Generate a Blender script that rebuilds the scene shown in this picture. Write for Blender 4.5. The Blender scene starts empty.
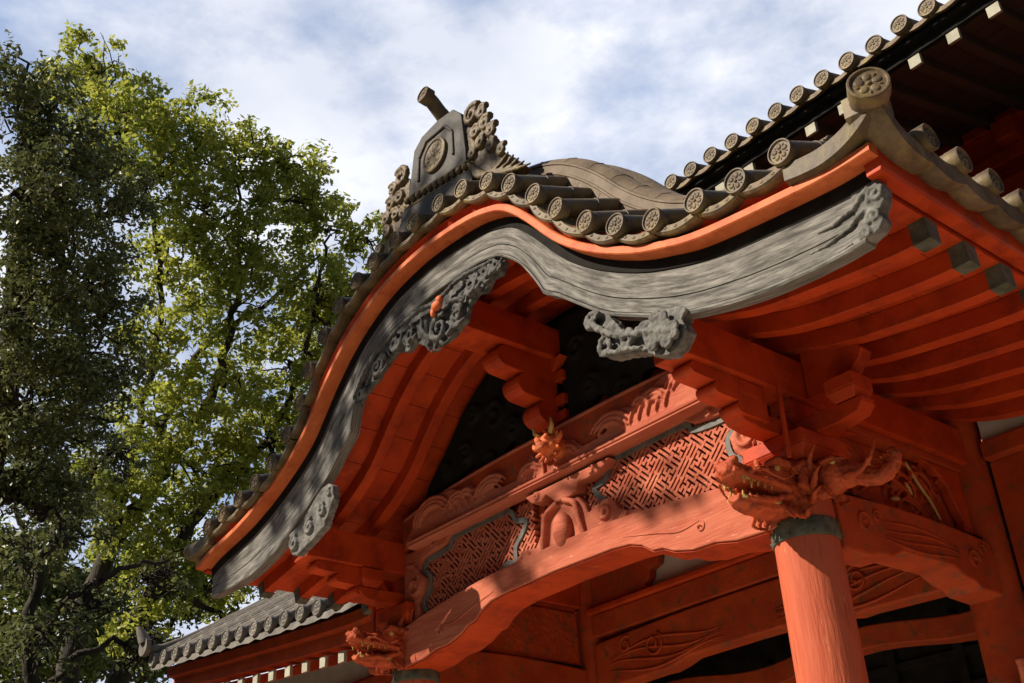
import bpy, math, random
import numpy as np
from mathutils import Vector, Matrix
random.seed(7)
RNG = np.random.default_rng(11)
R_ = math.radians
scene = bpy.context.scene
COL = scene.collection

# ------------------------------------------------------------------ camera
CAM = Vector((5.13, -4.86, 1.6))
yaw, pitch, roll = R_(-49.161), R_(29.212), R_(-3.187)
fw = Vector((math.sin(yaw) * math.cos(pitch), math.cos(yaw) * math.cos(pitch), math.sin(pitch)))
rt0 = Vector((math.cos(yaw), -math.sin(yaw), 0))
up0 = rt0.cross(fw)
rt = math.cos(roll) * rt0 + math.sin(roll) * up0
upv = -math.sin(roll) * rt0 + math.cos(roll) * up0
cd = bpy.data.cameras.new('camera')
cam = bpy.data.objects.new('camera', cd)
COL.objects.link(cam)
M = Matrix((rt, upv, -fw)).transposed().to_4x4()
M.translation = CAM
cam.matrix_world = M
cd.sensor_width = 36.0
cd.lens = 1132.56 * 36.0 / 1024.0
cd.clip_start, cd.clip_end = 0.05, 6000.0
scene.camera = cam

# ------------------------------------------------------------------ sun, sky
SUN_EL = R_(36.5)
SUN_DIR = Vector((-0.427 * math.cos(SUN_EL), -0.904 * math.cos(SUN_EL), math.sin(SUN_EL))).normalized()
sd = bpy.data.lights.new('sun', 'SUN')
sd.energy = 5.0
sd.angle = R_(0.5)
sd.color = (1.0, 0.90, 0.76)
sun = bpy.data.objects.new('sun', sd)
COL.objects.link(sun)
sun.rotation_euler = (-SUN_DIR).to_track_quat('-Z', 'Y').to_euler()
sun.location = (0, 0, 60)

w = bpy.data.worlds.new('World')
scene.world = w
w.use_nodes = True
nt = w.node_tree
nt.nodes.clear()
N = nt.nodes.new
out = N('ShaderNodeOutputWorld')
bg = N('ShaderNodeBackground')
bg2 = N('ShaderNodeBackground')
mixs = N('ShaderNodeMixShader')
sky = N('ShaderNodeTexSky')
sky.sky_type = 'NISHITA'
sky.sun_disc = False
sky.sun_elevation = SUN_EL
sky.sun_rotation = math.atan2(SUN_DIR.x, SUN_DIR.y)
sky.air_density = 1.0
sky.dust_density = 0.6
bg.inputs['Strength'].default_value = 0.05
bg2.inputs['Color'].default_value = (0.80, 0.84, 0.92, 1)
bg2.inputs['Strength'].default_value = 0.77
tc = N('ShaderNodeTexCoord')
mp = N('ShaderNodeMapping')
mp.inputs['Scale'].default_value = (1.0, 1.0, 1.9)
mp.inputs['Location'].default_value = (3.1, 1.7, 0.4)
n1 = N('ShaderNodeTexNoise')
n1.inputs['Scale'].default_value = 3.0
n1.inputs['Detail'].default_value = 12.0
n1.inputs['Roughness'].default_value = 0.60
n1.inputs['Distortion'].default_value = 0.0
r1 = N('ShaderNodeValToRGB')
r1.color_ramp.elements[0].position = 0.34
r1.color_ramp.elements[0].color = (0.62, 0.62, 0.62, 1)
r1.color_ramp.elements[1].position = 0.59
r1.color_ramp.elements[1].color = (1, 1, 1, 1)
n2 = N('ShaderNodeTexNoise')
n2.inputs['Scale'].default_value = 5.5
n2.inputs['Detail'].default_value = 6.0
r2 = N('ShaderNodeValToRGB')
r2.color_ramp.elements[0].position = 0.35
r2.color_ramp.elements[0].color = (0.66, 0.70, 0.80, 1)
r2.color_ramp.elements[1].position = 0.65
r2.color_ramp.elements[1].color = (0.90, 0.91, 0.96, 1)
r3 = N('ShaderNodeValToRGB')                 # thin cloud lets the blue through, thick cloud is white
r3.color_ramp.elements[0].position = 0.36
r3.color_ramp.elements[0].color = (0.38, 0.53, 0.82, 1)
r3.color_ramp.elements[1].position = 0.58
r3.color_ramp.elements[1].color = (1, 1, 1, 1)
LK = nt.links.new
LK(tc.outputs['Generated'], mp.inputs['Vector'])
LK(mp.outputs[0], n1.inputs['Vector'])
LK(mp.outputs[0], n2.inputs['Vector'])
LK(n1.outputs['Fac'], r1.inputs['Fac'])
LK(n1.outputs['Fac'], r3.inputs['Fac'])
LK(n2.outputs['Fac'], r2.inputs['Fac'])
mx2 = N('ShaderNodeMixRGB')
mx2.blend_type = 'MULTIPLY'
mx2.inputs['Fac'].default_value = 1.0
LK(r2.outputs['Color'], mx2.inputs['Color1'])
LK(r3.outputs['Color'], mx2.inputs['Color2'])
LK(mx2.outputs['Color'], bg2.inputs['Color'])
LK(sky.outputs[0], bg.inputs['Color'])
# the cloud bank stands over the trees and the roofs; the rest of the sky is nearly clear
dt = N('ShaderNodeVectorMath')
dt.operation = 'DOT_PRODUCT'
dt.inputs[1].default_value = (-0.62, 0.55, 0.56)
mr = N('ShaderNodeMapRange')
mr.interpolation_type = 'SMOOTHSTEP'
mr.inputs['From Min'].default_value = 0.66
mr.inputs['From Max'].default_value = 0.90
mr.inputs['To Min'].default_value = 0.0
mr.inputs['To Max'].default_value = 1.0
mm = N('ShaderNodeMath')
mm.operation = 'MULTIPLY'
LK(tc.outputs['Generated'], dt.inputs[0])
LK(dt.outputs['Value'], mr.inputs['Value'])
LK(r1.outputs['Color'], mm.inputs[0])
LK(mr.outputs[0], mm.inputs[1])
LK(mm.outputs[0], mixs.inputs['Fac'])
LK(bg.outputs[0], mixs.inputs[1])
LK(bg2.outputs[0], mixs.inputs[2])
LK(mixs.outputs[0], out.inputs['Surface'])

vs = scene.view_settings
vs.view_transform = 'Standard'
vs.look = 'None'
vs.exposure = 0.62
vs.gamma = 1.0
vs.use_curve_mapping = False
scene.render.engine = 'CYCLES'
scene.cycles.max_bounces = 8
scene.cycles.diffuse_bounces = 4
scene.cycles.use_denoising = True

# ------------------------------------------------------------------ materials
def mat(name, c1, c2, scale=4.0, stretch=(1, 1, 1), rough=0.65, bump=0.25, bscale=None, spec=0.3,
        spots=None, spot_scale=9.0, spot_cut=(0.62, 0.70), uv=False, detail=6.0, lo=0.35, hi=0.68, bdist=0.01, vary=0.0, chips=None):
    m = bpy.data.materials.new(name)
    m.use_nodes = True
    t = m.node_tree
    b = t.nodes['Principled BSDF']
    tcn = t.nodes.new('ShaderNodeTexCoord')
    mpn = t.nodes.new('ShaderNodeMapping')
    mpn.inputs['Scale'].default_value = stretch
    t.links.new(tcn.outputs['UV' if uv else 'Object'], mpn.inputs['Vector'])
    nz = t.nodes.new('ShaderNodeTexNoise')
    nz.inputs['Scale'].default_value = scale
    nz.inputs['Detail'].default_value = detail
    nz.inputs['Roughness'].default_value = 0.62
    t.links.new(mpn.outputs[0], nz.inputs['Vector'])
    rp = t.nodes.new('ShaderNodeValToRGB')
    rp.color_ramp.elements[0].position = lo
    rp.color_ramp.elements[0].color = (*c1, 1)
    rp.color_ramp.elements[1].position = hi
    rp.color_ramp.elements[1].color = (*c2, 1)
    t.links.new(nz.outputs['Fac'], rp.inputs['Fac'])
    col = rp.outputs['Color']
    if spots:
        nz2 = t.nodes.new('ShaderNodeTexNoise')
        nz2.inputs['Scale'].default_value = spot_scale
        nz2.inputs['Detail'].default_value = 8.0
        nz2.inputs['Roughness'].default_value = 0.7
        t.links.new(mpn.outputs[0], nz2.inputs['Vector'])
        rp2 = t.nodes.new('ShaderNodeValToRGB')
        rp2.color_ramp.elements[0].position = spot_cut[0]
        rp2.color_ramp.elements[0].color = (0, 0, 0, 1)
        rp2.color_ramp.elements[1].position = spot_cut[1]
        rp2.color_ramp.elements[1].color = (1, 1, 1, 1)
        t.links.new(nz2.outputs['Fac'], rp2.inputs['Fac'])
        mx = t.nodes.new('ShaderNodeMixRGB')
        mx.inputs['Color2'].default_value = (*spots, 1)
        t.links.new(rp2.outputs['Color'], mx.inputs['Fac'])
        t.links.new(col, mx.inputs['Color1'])
        col = mx.outputs['Color']
    if chips:                                 # flaked and chipped spots
        nz3 = t.nodes.new('ShaderNodeTexNoise')
        nz3.inputs['Scale'].default_value = chips[1]
        nz3.inputs['Detail'].default_value = 10.0
        nz3.inputs['Roughness'].default_value = 0.75
        t.links.new(mpn.outputs[0], nz3.inputs['Vector'])
        rp3 = t.nodes.new('ShaderNodeValToRGB')
        rp3.color_ramp.elements[0].position = chips[2]
        rp3.color_ramp.elements[0].color = (0, 0, 0, 1)
        rp3.color_ramp.elements[1].position = chips[2] + 0.035
        rp3.color_ramp.elements[1].color = (1, 1, 1, 1)
        t.links.new(nz3.outputs['Fac'], rp3.inputs['Fac'])
        mx3 = t.nodes.new('ShaderNodeMixRGB')
        mx3.inputs['Color2'].default_value = (*chips[0], 1)
        t.links.new(rp3.outputs['Color'], mx3.inputs['Fac'])
        t.links.new(col, mx3.inputs['Color1'])
        col = mx3.outputs['Color']
    if vary:                                  # every tile was fired a little differently
        oi = t.nodes.new('ShaderNodeObjectInfo')
        mr_ = t.nodes.new('ShaderNodeMapRange')
        mr_.inputs['To Min'].default_value = 1.0 - vary
        mr_.inputs['To Max'].default_value = 1.0 + vary
        t.links.new(oi.outputs['Random'], mr_.inputs['Value'])
        vm = t.nodes.new('ShaderNodeVectorMath')
        vm.operation = 'SCALE'
        t.links.new(col, vm.inputs[0])
        t.links.new(mr_.outputs[0], vm.inputs['Scale'])
        col = vm.outputs[0]
    t.links.new(col, b.inputs['Base Color'])
    b.inputs['Roughness'].default_value = rough
    b.inputs['Specular IOR Level'].default_value = spec
    if bump:
        nb = t.nodes.new('ShaderNodeTexNoise')
        nb.inputs['Scale'].default_value = bscale or scale * 5
        nb.inputs['Detail'].default_value = 6.0
        t.links.new(mpn.outputs[0], nb.inputs['Vector'])
        bp = t.nodes.new('ShaderNodeBump')
        bp.inputs['Strength'].default_value = bump
        bp.inputs['Distance'].default_value = bdist
        t.links.new(nb.outputs['Fac'], bp.inputs['Height'])
        t.links.new(bp.outputs[0], b.inputs['Normal'])
    return m

RED = mat('vermilion_paint', (0.38, 0.030, 0.0015), (0.50, 0.054, 0.004), 3.0, (1, 1, 1), 0.62, 0.25, 30,
          spots=(0.20, 0.018, 0.002), spot_scale=4.5, spot_cut=(0.48, 0.72), chips=((0.40, 0.16, 0.07), 16, 0.665))
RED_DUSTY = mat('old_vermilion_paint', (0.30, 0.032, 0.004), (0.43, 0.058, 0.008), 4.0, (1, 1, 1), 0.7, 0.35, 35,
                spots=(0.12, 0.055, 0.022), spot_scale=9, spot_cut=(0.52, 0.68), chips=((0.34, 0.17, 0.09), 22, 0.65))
RED_FADED = mat('faded_vermilion_wood', (0.35, 0.072, 0.034), (0.48, 0.138, 0.072), 5.0, (0.30, 1, 2.6), 0.8, 0.45, 30,
                spots=(0.27, 0.045, 0.018), spot_scale=9, spot_cut=(0.54, 0.76), chips=((0.60, 0.27, 0.17), 26, 0.62))
RED_PILLAR = mat('weathered_pillar_paint', (0.38, 0.068, 0.026), (0.51, 0.118, 0.053), 5.0, (3.0, 3.0, 0.35), 0.72, 0.45, 22,
                 spots=(0.25, 0.035, 0.012), spot_scale=5, spot_cut=(0.54, 0.70), chips=((0.58, 0.24, 0.14), 14, 0.63))
RED_TRIM = mat('bright_vermilion_paint', (0.52, 0.105, 0.026), (0.64, 0.155, 0.046), 6.0, (1, 1, 1), 0.65, 0.3, 25,
               spots=(0.40, 0.06, 0.012), spot_scale=10, spot_cut=(0.50, 0.70), chips=((0.66, 0.32, 0.18), 20, 0.63))
GREY_WOOD = mat('weathered_grey_wood', (0.065, 0.060, 0.052), (0.265, 0.246, 0.216), 2.6, (1.6, 14.0, 1), 0.85, 0.5, 14, uv=True, lo=0.36, hi=0.66, detail=12,
                spots=(0.045, 0.041, 0.035), spot_scale=3.4, spot_cut=(0.48, 0.70), bdist=0.006, chips=((0.42, 0.39, 0.34), 6, 0.64))
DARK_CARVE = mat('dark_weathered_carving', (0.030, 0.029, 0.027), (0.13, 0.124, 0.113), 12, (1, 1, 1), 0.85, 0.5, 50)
GREY_CARVE = mat('weathered_grey_carving', (0.060, 0.056, 0.050), (0.205, 0.194, 0.173), 14, (1, 1, 1), 0.85, 0.5, 40)
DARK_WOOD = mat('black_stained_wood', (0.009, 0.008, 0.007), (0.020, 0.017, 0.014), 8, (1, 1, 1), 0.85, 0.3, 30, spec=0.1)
RED_DEEP = mat('deep_red_carving_paint', (0.30, 0.038, 0.008), (0.48, 0.085, 0.022), 12, (1, 1, 1), 0.65, 0.4, 50,
               spots=(0.12, 0.025, 0.008), spot_scale=14, spot_cut=(0.52, 0.68))
TILE = mat('roof_tile_clay', (0.075, 0.050, 0.028), (0.165, 0.115, 0.066), 9, (1, 1, 1), 0.55, 0.3, 45, spec=0.25, vary=0.25,
           spots=(0.185, 0.135, 0.042), spot_scale=12, spot_cut=(0.50, 0.68))
TILE_PALE = mat('pale_ridge_tile', (0.115, 0.082, 0.054), (0.200, 0.150, 0.104), 7, (1, 1, 1), 0.62, 0.3, 40, spec=0.15,
                spots=(0.12, 0.09, 0.06), spot_scale=10, spot_cut=(0.60, 0.72))
TILE_DARK = mat('smoked_ornament_tile', (0.042, 0.037, 0.033), (0.085, 0.074, 0.064), 8, (1, 1, 1), 0.6, 0.25, 40, spec=0.2,
                spots=(0.17, 0.13, 0.07), spot_scale=10, spot_cut=(0.58, 0.72))
TILE_GREY = mat('grey_roof_tile', (0.10, 0.085, 0.070), (0.20, 0.175, 0.145), 8, (1, 1, 1), 0.55, 0.2, 40, spec=0.3, vary=0.3)
COPPER = mat('verdigris_metal', (0.040, 0.046, 0.034), (0.12, 0.125, 0.088), 12, (1, 1, 1), 0.6, 0.3, 50,
             spots=(0.10, 0.055, 0.02), spot_scale=8, spot_cut=(0.58, 0.70))
PLASTER = mat('aged_lime_plaster', (0.50, 0.46, 0.38), (0.62, 0.58, 0.50), 5, (1, 1, 1), 0.9, 0.2, 40)
WHITE_END = mat('white_painted_rafter_end', (0.27, 0.255, 0.19), (0.40, 0.38, 0.29), 9, (1, 1, 1), 0.8, 0.1, 40)
GREY_TRIM = mat('grey_painted_trim', (0.085, 0.080, 0.070), (0.17, 0.16, 0.14), 12, (1, 1, 1), 0.7, 0.2, 40)
OCHRE = mat('ochre_paint', (0.42, 0.24, 0.06), (0.55, 0.36, 0.12), 12, (1, 1, 1), 0.6, 0.2, 40)
MORTAR = mat('grey_roof_mortar', (0.16, 0.135, 0.105), (0.26, 0.22, 0.175), 12, (1, 1, 1), 0.9, 0.3, 40)
HALL_WOOD = mat('dark_soffit_boards', (0.030, 0.023, 0.017), (0.060, 0.045, 0.033), 5, (0.6, 6, 1), 0.75, 0.3, 25,
                spots=(0.11, 0.085, 0.06), spot_scale=3.5, spot_cut=(0.66, 0.72))
BARK = mat('camphor_bark', (0.022, 0.017, 0.012), (0.060, 0.047, 0.032), 3, (1, 1, 0.35), 0.9, 0.8, 10, bdist=0.05,
           spots=(0.075, 0.070, 0.028), spot_scale=2.0, spot_cut=(0.55, 0.7))
EARTH = mat('shade_dark_earth', (0.05, 0.048, 0.03), (0.13, 0.115, 0.08), 1.2, (1, 1, 1), 0.95, 0.6, 40, detail=10)  # dark colour stands in for tree shade on the far ground
BOUNCE_STONE = mat('pale_bounce_stone', (0.52, 0.47, 0.38), (0.68, 0.62, 0.52), 1.5, (1, 1, 1), 0.95, 0.6, 60, detail=10)  # kept pale so the stone bounces sunlight upward

def leaf_mat(name, ca, cb, trans):
    m = bpy.data.materials.new(name)
    m.use_nodes = True
    t = m.node_tree
    b = t.nodes['Principled BSDF']
    o = t.nodes['Material Output']
    geo = t.nodes.new('ShaderNodeNewGeometry')
    tcn = t.nodes.new('ShaderNodeTexCoord')
    nz = t.nodes.new('ShaderNodeTexNoise')
    nz.inputs['Scale'].default_value = 0.55
    nz.inputs['Detail'].default_value = 3.0
    t.links.new(tcn.outputs['Object'], nz.inputs['Vector'])
    ad = t.nodes.new('ShaderNodeMath')
    ad.operation = 'MULTIPLY_ADD'
    ad.inputs[1].default_value = 0.45
    t.links.new(geo.outputs['Random Per Island'], ad.inputs[0])
    sb = t.nodes.new('ShaderNodeMath')
    sb.operation = 'MULTIPLY'
    sb.inputs[1].default_value = 0.62
    t.links.new(nz.outputs['Fac'], sb.inputs[0])
    t.links.new(sb.outputs[0], ad.inputs[2])
    rp = t.nodes.new('ShaderNodeValToRGB')
    rp.color_ramp.elements[0].position = 0.22
    rp.color_ramp.elements[0].color = (*ca, 1)
    rp.color_ramp.elements[1].position = 0.80
    rp.color_ramp.elements[1].color = (*cb, 1)
    t.links.new(ad.outputs[0], rp.inputs['Fac'])
    t.links.new(rp.outputs['Color'], b.inputs['Base Color'])
    b.inputs['Roughness'].default_value = 0.45
    b.inputs['Specular IOR Level'].default_value = 0.35
    tr = t.nodes.new('ShaderNodeBsdfTranslucent')
    t.links.new(rp.outputs['Color'], tr.inputs['Color'])
    mx = t.nodes.new('ShaderNodeMixShader')
    mx.inputs['Fac'].default_value = trans
    t.links.new(b.outputs[0], mx.inputs[1])
    t.links.new(tr.outputs[0], mx.inputs[2])
    t.links.new(mx.outputs[0], o.inputs['Surface'])
    return m

LEAF_CAMPHOR = leaf_mat('camphor_leaves', (0.16, 0.22, 0.030), (0.52, 0.51, 0.090), 0.55)
LEAF_DARK = leaf_mat('evergreen_leaves', (0.062, 0.082, 0.026), (0.19, 0.195, 0.060), 0.32)
LEAF_LOW = leaf_mat('woodland_leaves', (0.05, 0.08, 0.015), (0.20, 0.21, 0.04), 0.35)

# ------------------------------------------------------------------ helpers
ORG = {}
CHISEL = bpy.data.textures.new('chisel_marks', 'CLOUDS')
CHISEL.noise_scale = 0.028
CHISEL.noise_depth = 3

def tag(o, label=None, cat=None, group=None, kind=None):
    if label: o['label'] = label
    if cat: o['category'] = cat
    if group: o['group'] = group
    if kind: o['kind'] = kind
    return o

def empty(name, loc, label, cat, group=None):
    o = bpy.data.objects.new(name, None)
    COL.objects.link(o)
    o.location = loc
    o.empty_display_size = 0.2
    ORG[o] = Vector(loc)
    return tag(o, label, cat, group)

class MB:
    def __init__(s):
        s.v = []; s.f = []; s.uv = []
    def add(s, vs_, fs, uvs=None):
        k = len(s.v)
        s.v += [tuple(p) for p in vs_]
        s.uv += list(uvs) if uvs else [(0.0, 0.0)] * len(vs_)
        s.f += [tuple(i + k for i in f) for f in fs]
        return s
    def merge(s, o):
        return s.add(o.v, o.f, o.uv)
    def xform(s, Mx):
        s.v = [tuple(Mx @ Vector(p)) for p in s.v]
        return s
    def box(s, x0, x1, y0, y1, z0, z1):
        return s.add([(x0, y0, z0), (x1, y0, z0), (x1, y1, z0), (x0, y1, z0), (x0, y0, z1), (x1, y0, z1), (x1, y1, z1), (x0, y1, z1)],
                     [(0, 3, 2, 1), (4, 5, 6, 7), (0, 1, 5, 4), (1, 2, 6, 5), (2, 3, 7, 6), (3, 0, 4, 7)])
    def taper(s, cx, cy, z0, z1, hx0, hy0, hx1, hy1):
        return s.add([(cx - hx0, cy - hy0, z0), (cx + hx0, cy - hy0, z0), (cx + hx0, cy + hy0, z0), (cx - hx0, cy + hy0, z0),
                      (cx - hx1, cy - hy1, z1), (cx + hx1, cy - hy1, z1), (cx + hx1, cy + hy1, z1), (cx - hx1, cy + hy1, z1)],
                     [(0, 3, 2, 1), (4, 5, 6, 7), (0, 1, 5, 4), (1, 2, 6, 5), (2, 3, 7, 6), (3, 0, 4, 7)])
    def prism(s, poly, a, b, axis='y'):
        n = len(poly)
        if axis == 'y':
            V = [(p[0], a, p[1]) for p in poly] + [(p[0], b, p[1]) for p in poly]
        elif axis == 'x':
            V = [(a, p[0], p[1]) for p in poly] + [(b, p[0], p[1]) for p in poly]
        else:
            V = [(p[0], p[1], a) for p in poly] + [(p[0], p[1], b) for p in poly]
        F = [tuple(range(n)), tuple(range(2 * n - 1, n - 1, -1))]
        F += [(i, i + n, (i + 1) % n + n, (i + 1) % n) for i in range(n)]
        return s.add(V, F)
    def tube(s, pts, rad, n=8, caps=True, flat=None):
        pts = [Vector([float(c) for c in p]) for p in pts]
        if not hasattr(rad, '__len__'): rad = [rad] * len(pts)
        V = []; F = []
        prev = None
        for i, p in enumerate(pts):
            t = (pts[min(i + 1, len(pts) - 1)] - pts[max(i - 1, 0)])
            if t.length < 1e-9: t = Vector((0, 0, 1))
            t.normalize()
            if prev is None:
                a = Vector((0, 0, 1)) if abs(t.z) < 0.9 else Vector((1, 0, 0))
                u = t.cross(a).normalized()
            else:
                u = (prev - t * prev.dot(t))
                u = u.normalized() if u.length > 1e-6 else t.orthogonal().normalized()
            prev = u
            w_ = t.cross(u)
            for k in range(n):
                a = 2 * math.pi * k / n
                V.append(p + float(rad[i]) * (math.cos(a) * u + math.sin(a) * w_))
        for i in range(len(pts) - 1):
            for k in range(n):
                F.append((i * n + k, i * n + (k + 1) % n, (i + 1) * n + (k + 1) % n, (i + 1) * n + k))
        if caps:
            F.append(tuple(range(n - 1, -1, -1)))
            F.append(tuple((len(pts) - 1) * n + k for k in range(n)))
        return s.add(V, F)
    def ell(s, c, r, rot=None, nu=12, nv=8):
        V = []; F = []
        c = Vector(c)
        for j in range(1, nv):
            th = math.pi * j / nv
            for i in range(nu):
                ph = 2 * math.pi * i / nu
                q = Vector((r[0] * math.sin(th) * math.cos(ph), r[1] * math.sin(th) * math.sin(ph), r[2] * math.cos(th)))
                if rot is not None: q = rot @ q
                V.append(c + q)
        a = Vector((0, 0, r[2])); b = Vector((0, 0, -r[2]))
        if rot is not None: a = rot @ a; b = rot @ b
        V += [c + a, c + b]
        top, bot = len(V) - 2, len(V) - 1
        for j in range(nv - 2):
            for i in range(nu):
                F.append((j * nu + i, (j + 1) * nu + i, (j + 1) * nu + (i + 1) % nu, j * nu + (i + 1) % nu))
        for i in range(nu):
            F.append((top, i, (i + 1) % nu))
            F.append((bot, (nv - 2) * nu + (i + 1) % nu, (nv - 2) * nu + i))
        return s.add(V, F)
    def lathe(s, prof, c, n=24, axis='z'):
        V = []; F = []
        for (r, h) in prof:
            for k in range(n):
                a = 2 * math.pi * k / n
                if axis == 'z': V.append((c[0] + r * math.cos(a), c[1] + r * math.sin(a), c[2] + h))
                elif axis == 'y': V.append((c[0] + r * math.cos(a), c[1] + h, c[2] + r * math.sin(a)))
                else: V.append((c[0] + h, c[1] + r * math.cos(a), c[2] + r * math.sin(a)))
        m_ = len(prof)
        for j in range(m_ - 1):
            for k in range(n):
                F.append((j * n + k, j * n + (k + 1) % n, (j + 1) * n + (k + 1) % n, (j + 1) * n + k))
        F.append(tuple(range(n - 1, -1, -1)))
        F.append(tuple((m_ - 1) * n + k for k in range(n)))
        return s.add(V, F)
    def sweep(s, frames, sect, caps=True):
        """frames: list of (point(x,z), normal(x,z), arc); sect: closed list of (n, y)"""
        n = len(sect)
        V = []; U = []; F = []
        per = [0.0]
        for i in range(n - 1):
            per.append(per[-1] + math.dist(sect[i], sect[i + 1]))
        for (p, nn, a) in frames:
            for i, (d, y) in enumerate(sect):
                V.append((p[0] + nn[0] * d, y, p[1] + nn[1] * d)); U.append((a, per[i]))
        for j in range(len(frames) - 1):
            for i in range(n):
                i2 = (i + 1) % n
                F.append((j * n + i, j * n + i2, (j + 1) * n + i2, (j + 1) * n + i))
        if caps:
            F.append(tuple(range(n - 1, -1, -1)))
            F.append(tuple((len(frames) - 1) * n + i for i in range(n)))
        return s.add(V, F, U)
    def build(s, name, m, parent=None, smooth=None, bevel=0.0, remesh=0.0, rough=0.0, loc=None, kind=None):
        org = ORG.get(parent, Vector((0, 0, 0))) if parent is not None else (Vector(loc) if loc else Vector((0, 0, 0)))
        me = bpy.data.meshes.new(name)
        me.from_pydata([(p[0] - org.x, p[1] - org.y, p[2] - org.z) for p in s.v], [], s.f)
        me.validate()
        lay = me.uv_layers.new(name='UVMap')
        idx = np.zeros(len(me.loops), dtype=np.int32)
        me.loops.foreach_get('vertex_index', idx)
        uva = np.array(s.uv, dtype=np.float32)
        if len(uva): lay.data.foreach_set('uv', uva[idx].ravel())
        import bmesh
        bm = bmesh.new(); bm.from_mesh(me)
        bmesh.ops.recalc_face_normals(bm, faces=bm.faces)
        bm.to_mesh(me); bm.free()
        me.materials.append(m)
        o = bpy.data.objects.new(name, me)
        COL.objects.link(o)
        if parent is not None:
            o.parent = parent
            ORG[o] = org
        else:
            o.location = org
            ORG[o] = org
        if remesh:
            md = o.modifiers.new('fuse', 'REMESH')
            md.mode = 'VOXEL'; md.voxel_size = remesh; md.use_smooth_shade = True
            sm_ = o.modifiers.new('soften', 'SMOOTH'); sm_.factor = 0.5; sm_.iterations = 1
            if rough:
                dm = o.modifiers.new('chisel', 'DISPLACE'); dm.texture = CHISEL; dm.strength = rough; dm.mid_level = 0.5; dm.texture_coords = 'LOCAL'
        if bevel:
            md = o.modifiers.new('edge', 'BEVEL')
            md.width = bevel; md.segments = 2; md.limit_method = 'ANGLE'; md.angle_limit = R_(40)
        if smooth is not None:
            if smooth >= 180:
                me.polygons.foreach_set('use_smooth', [True] * len(me.polygons))
            else:
                me.polygons.foreach_set('use_smooth', [True] * len(me.polygons))
                me.set_sharp_from_angle(angle=R_(smooth))
        if kind: o['kind'] = kind
        return o

def inst(me, name, parent, loc, rot=None, scale=None):
    """another object that shares mesh data, as a part of parent; loc is in world coordinates"""
    o = bpy.data.objects.new(name, me)
    COL.objects.link(o)
    if parent is not None:
        o.parent = parent
        base = ORG.get(parent, Vector((0, 0, 0)))
        o.location = Vector(loc) - base
        ORG[o] = Vector(loc)
    else:
        o.location = loc
        ORG[o] = Vector(loc)
    if rot is not None: o.rotation_euler = rot
    if scale is not None: o.scale = scale
    return o

def sub_inst(me, name, parent, loc=(0, 0, 0)):
    o = bpy.data.objects.new(name, me)
    COL.objects.link(o)
    o.parent = parent
    o.location = loc
    return o

def catmull(P, k=8):
    P = [np.array(p, float) for p in P]
    Q = [2 * P[0] - P[1]] + P + [2 * P[-1] - P[-2]]
    out_ = []
    for i in range(1, len(Q) - 2):
        p0, p1, p2, p3 = Q[i - 1], Q[i], Q[i + 1], Q[i + 2]
        for t in np.arange(k) / k:
            out_.append(0.5 * ((2 * p1) + (-p0 + p2) * t + (2 * p0 - 5 * p1 + 4 * p2 - p3) * t * t + (-p0 + 3 * p1 - 3 * p2 + p3) * t ** 3))
    out_.append(P[-1])
    return out_

def frames_of(P, step=None):
    P = np.array(P, float)
    seg = np.hypot(*(P[1:] - P[:-1]).T)
    s = np.concatenate([[0], np.cumsum(seg)])
    if step:
        n = max(2, int(round(s[-1] / step)) + 1)
        q = np.linspace(0, s[-1], n)
        P = np.stack([np.interp(q, s, P[:, 0]), np.interp(q, s, P[:, 1])], 1)
        s = q
    T = np.gradient(P, s, axis=0)
    T /= np.linalg.norm(T, axis=1)[:, None]
    Nn = np.stack([-T[:, 1], T[:, 0]], 1)
    return [((P[i, 0], P[i, 1]), (Nn[i, 0], Nn[i, 1]), s[i]) for i in range(len(P))]

def smooth_pts(P, it=2):
    P = np.array(P, float)
    for _ in range(it):
        Q = P.copy()
        Q[1:-1] = 0.25 * P[:-2] + 0.5 * P[1:-1] + 0.25 * P[2:]
        P = Q
    return P

# ------------------------------------------------------------------ ground
def grid_ground():
    m = MB()
    m.add([(-3000, -3000, 0), (3000, -3000, 0), (3000, 3000, 0), (-3000, 3000, 0)], [(0, 1, 2, 3)])
    o = m.build('ground', EARTH)
    o['kind'] = 'structure'
    p = MB()  # added unseen paving, throws sunlight up under the eaves
    p.box(-4.2, 6.4, -5.6, 3.4, -0.05, 0.06)
    for i in range(9):                               # joints between the slabs
        p.box(-4.2 + 1.18 * i - 0.006, -4.2 + 1.18 * i + 0.006, -5.5, 3.3, 0.05, 0.0605)
    q = p.build('bounce_paving', BOUNCE_STONE)
    q['kind'] = 'structure'
grid_ground()

# ================================================================== the porch
porch = empty('temple_porch', (0, 0, 0), 'vermilion temple porch with undulating tiled gable, carved grey bargeboard and dragon heads', 'porch')
YF = -1.07
U_PTS = [(-3.02, 4.475), (-2.86, 4.525), (-2.42, 4.60), (-2.07, 4.70), (-1.74, 4.84), (-1.47, 4.995), (-1.30, 5.17), (-1.14, 5.335), (-0.95, 5.495),
         (-0.74, 5.62), (-0.44, 5.735), (-0.02, 5.79), (0.44, 5.76), (0.68, 5.70), (0.84, 5.62), (1.02, 5.44), (1.25, 5.17), (1.50, 4.96), (1.80, 4.78),
         (2.05, 4.68), (2.29, 4.61), (2.73, 4.55), (3.02, 4.52), (3.21, 4.52)]
U = smooth_pts(catmull(U_PTS, 8), 3)
UF = frames_of(U, 0.04)
UX = np.array([f[0][0] for f in UF]); UZ = np.array([f[0][1] for f in UF])
def uz(x): return float(np.interp(x, UX, UZ))
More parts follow.
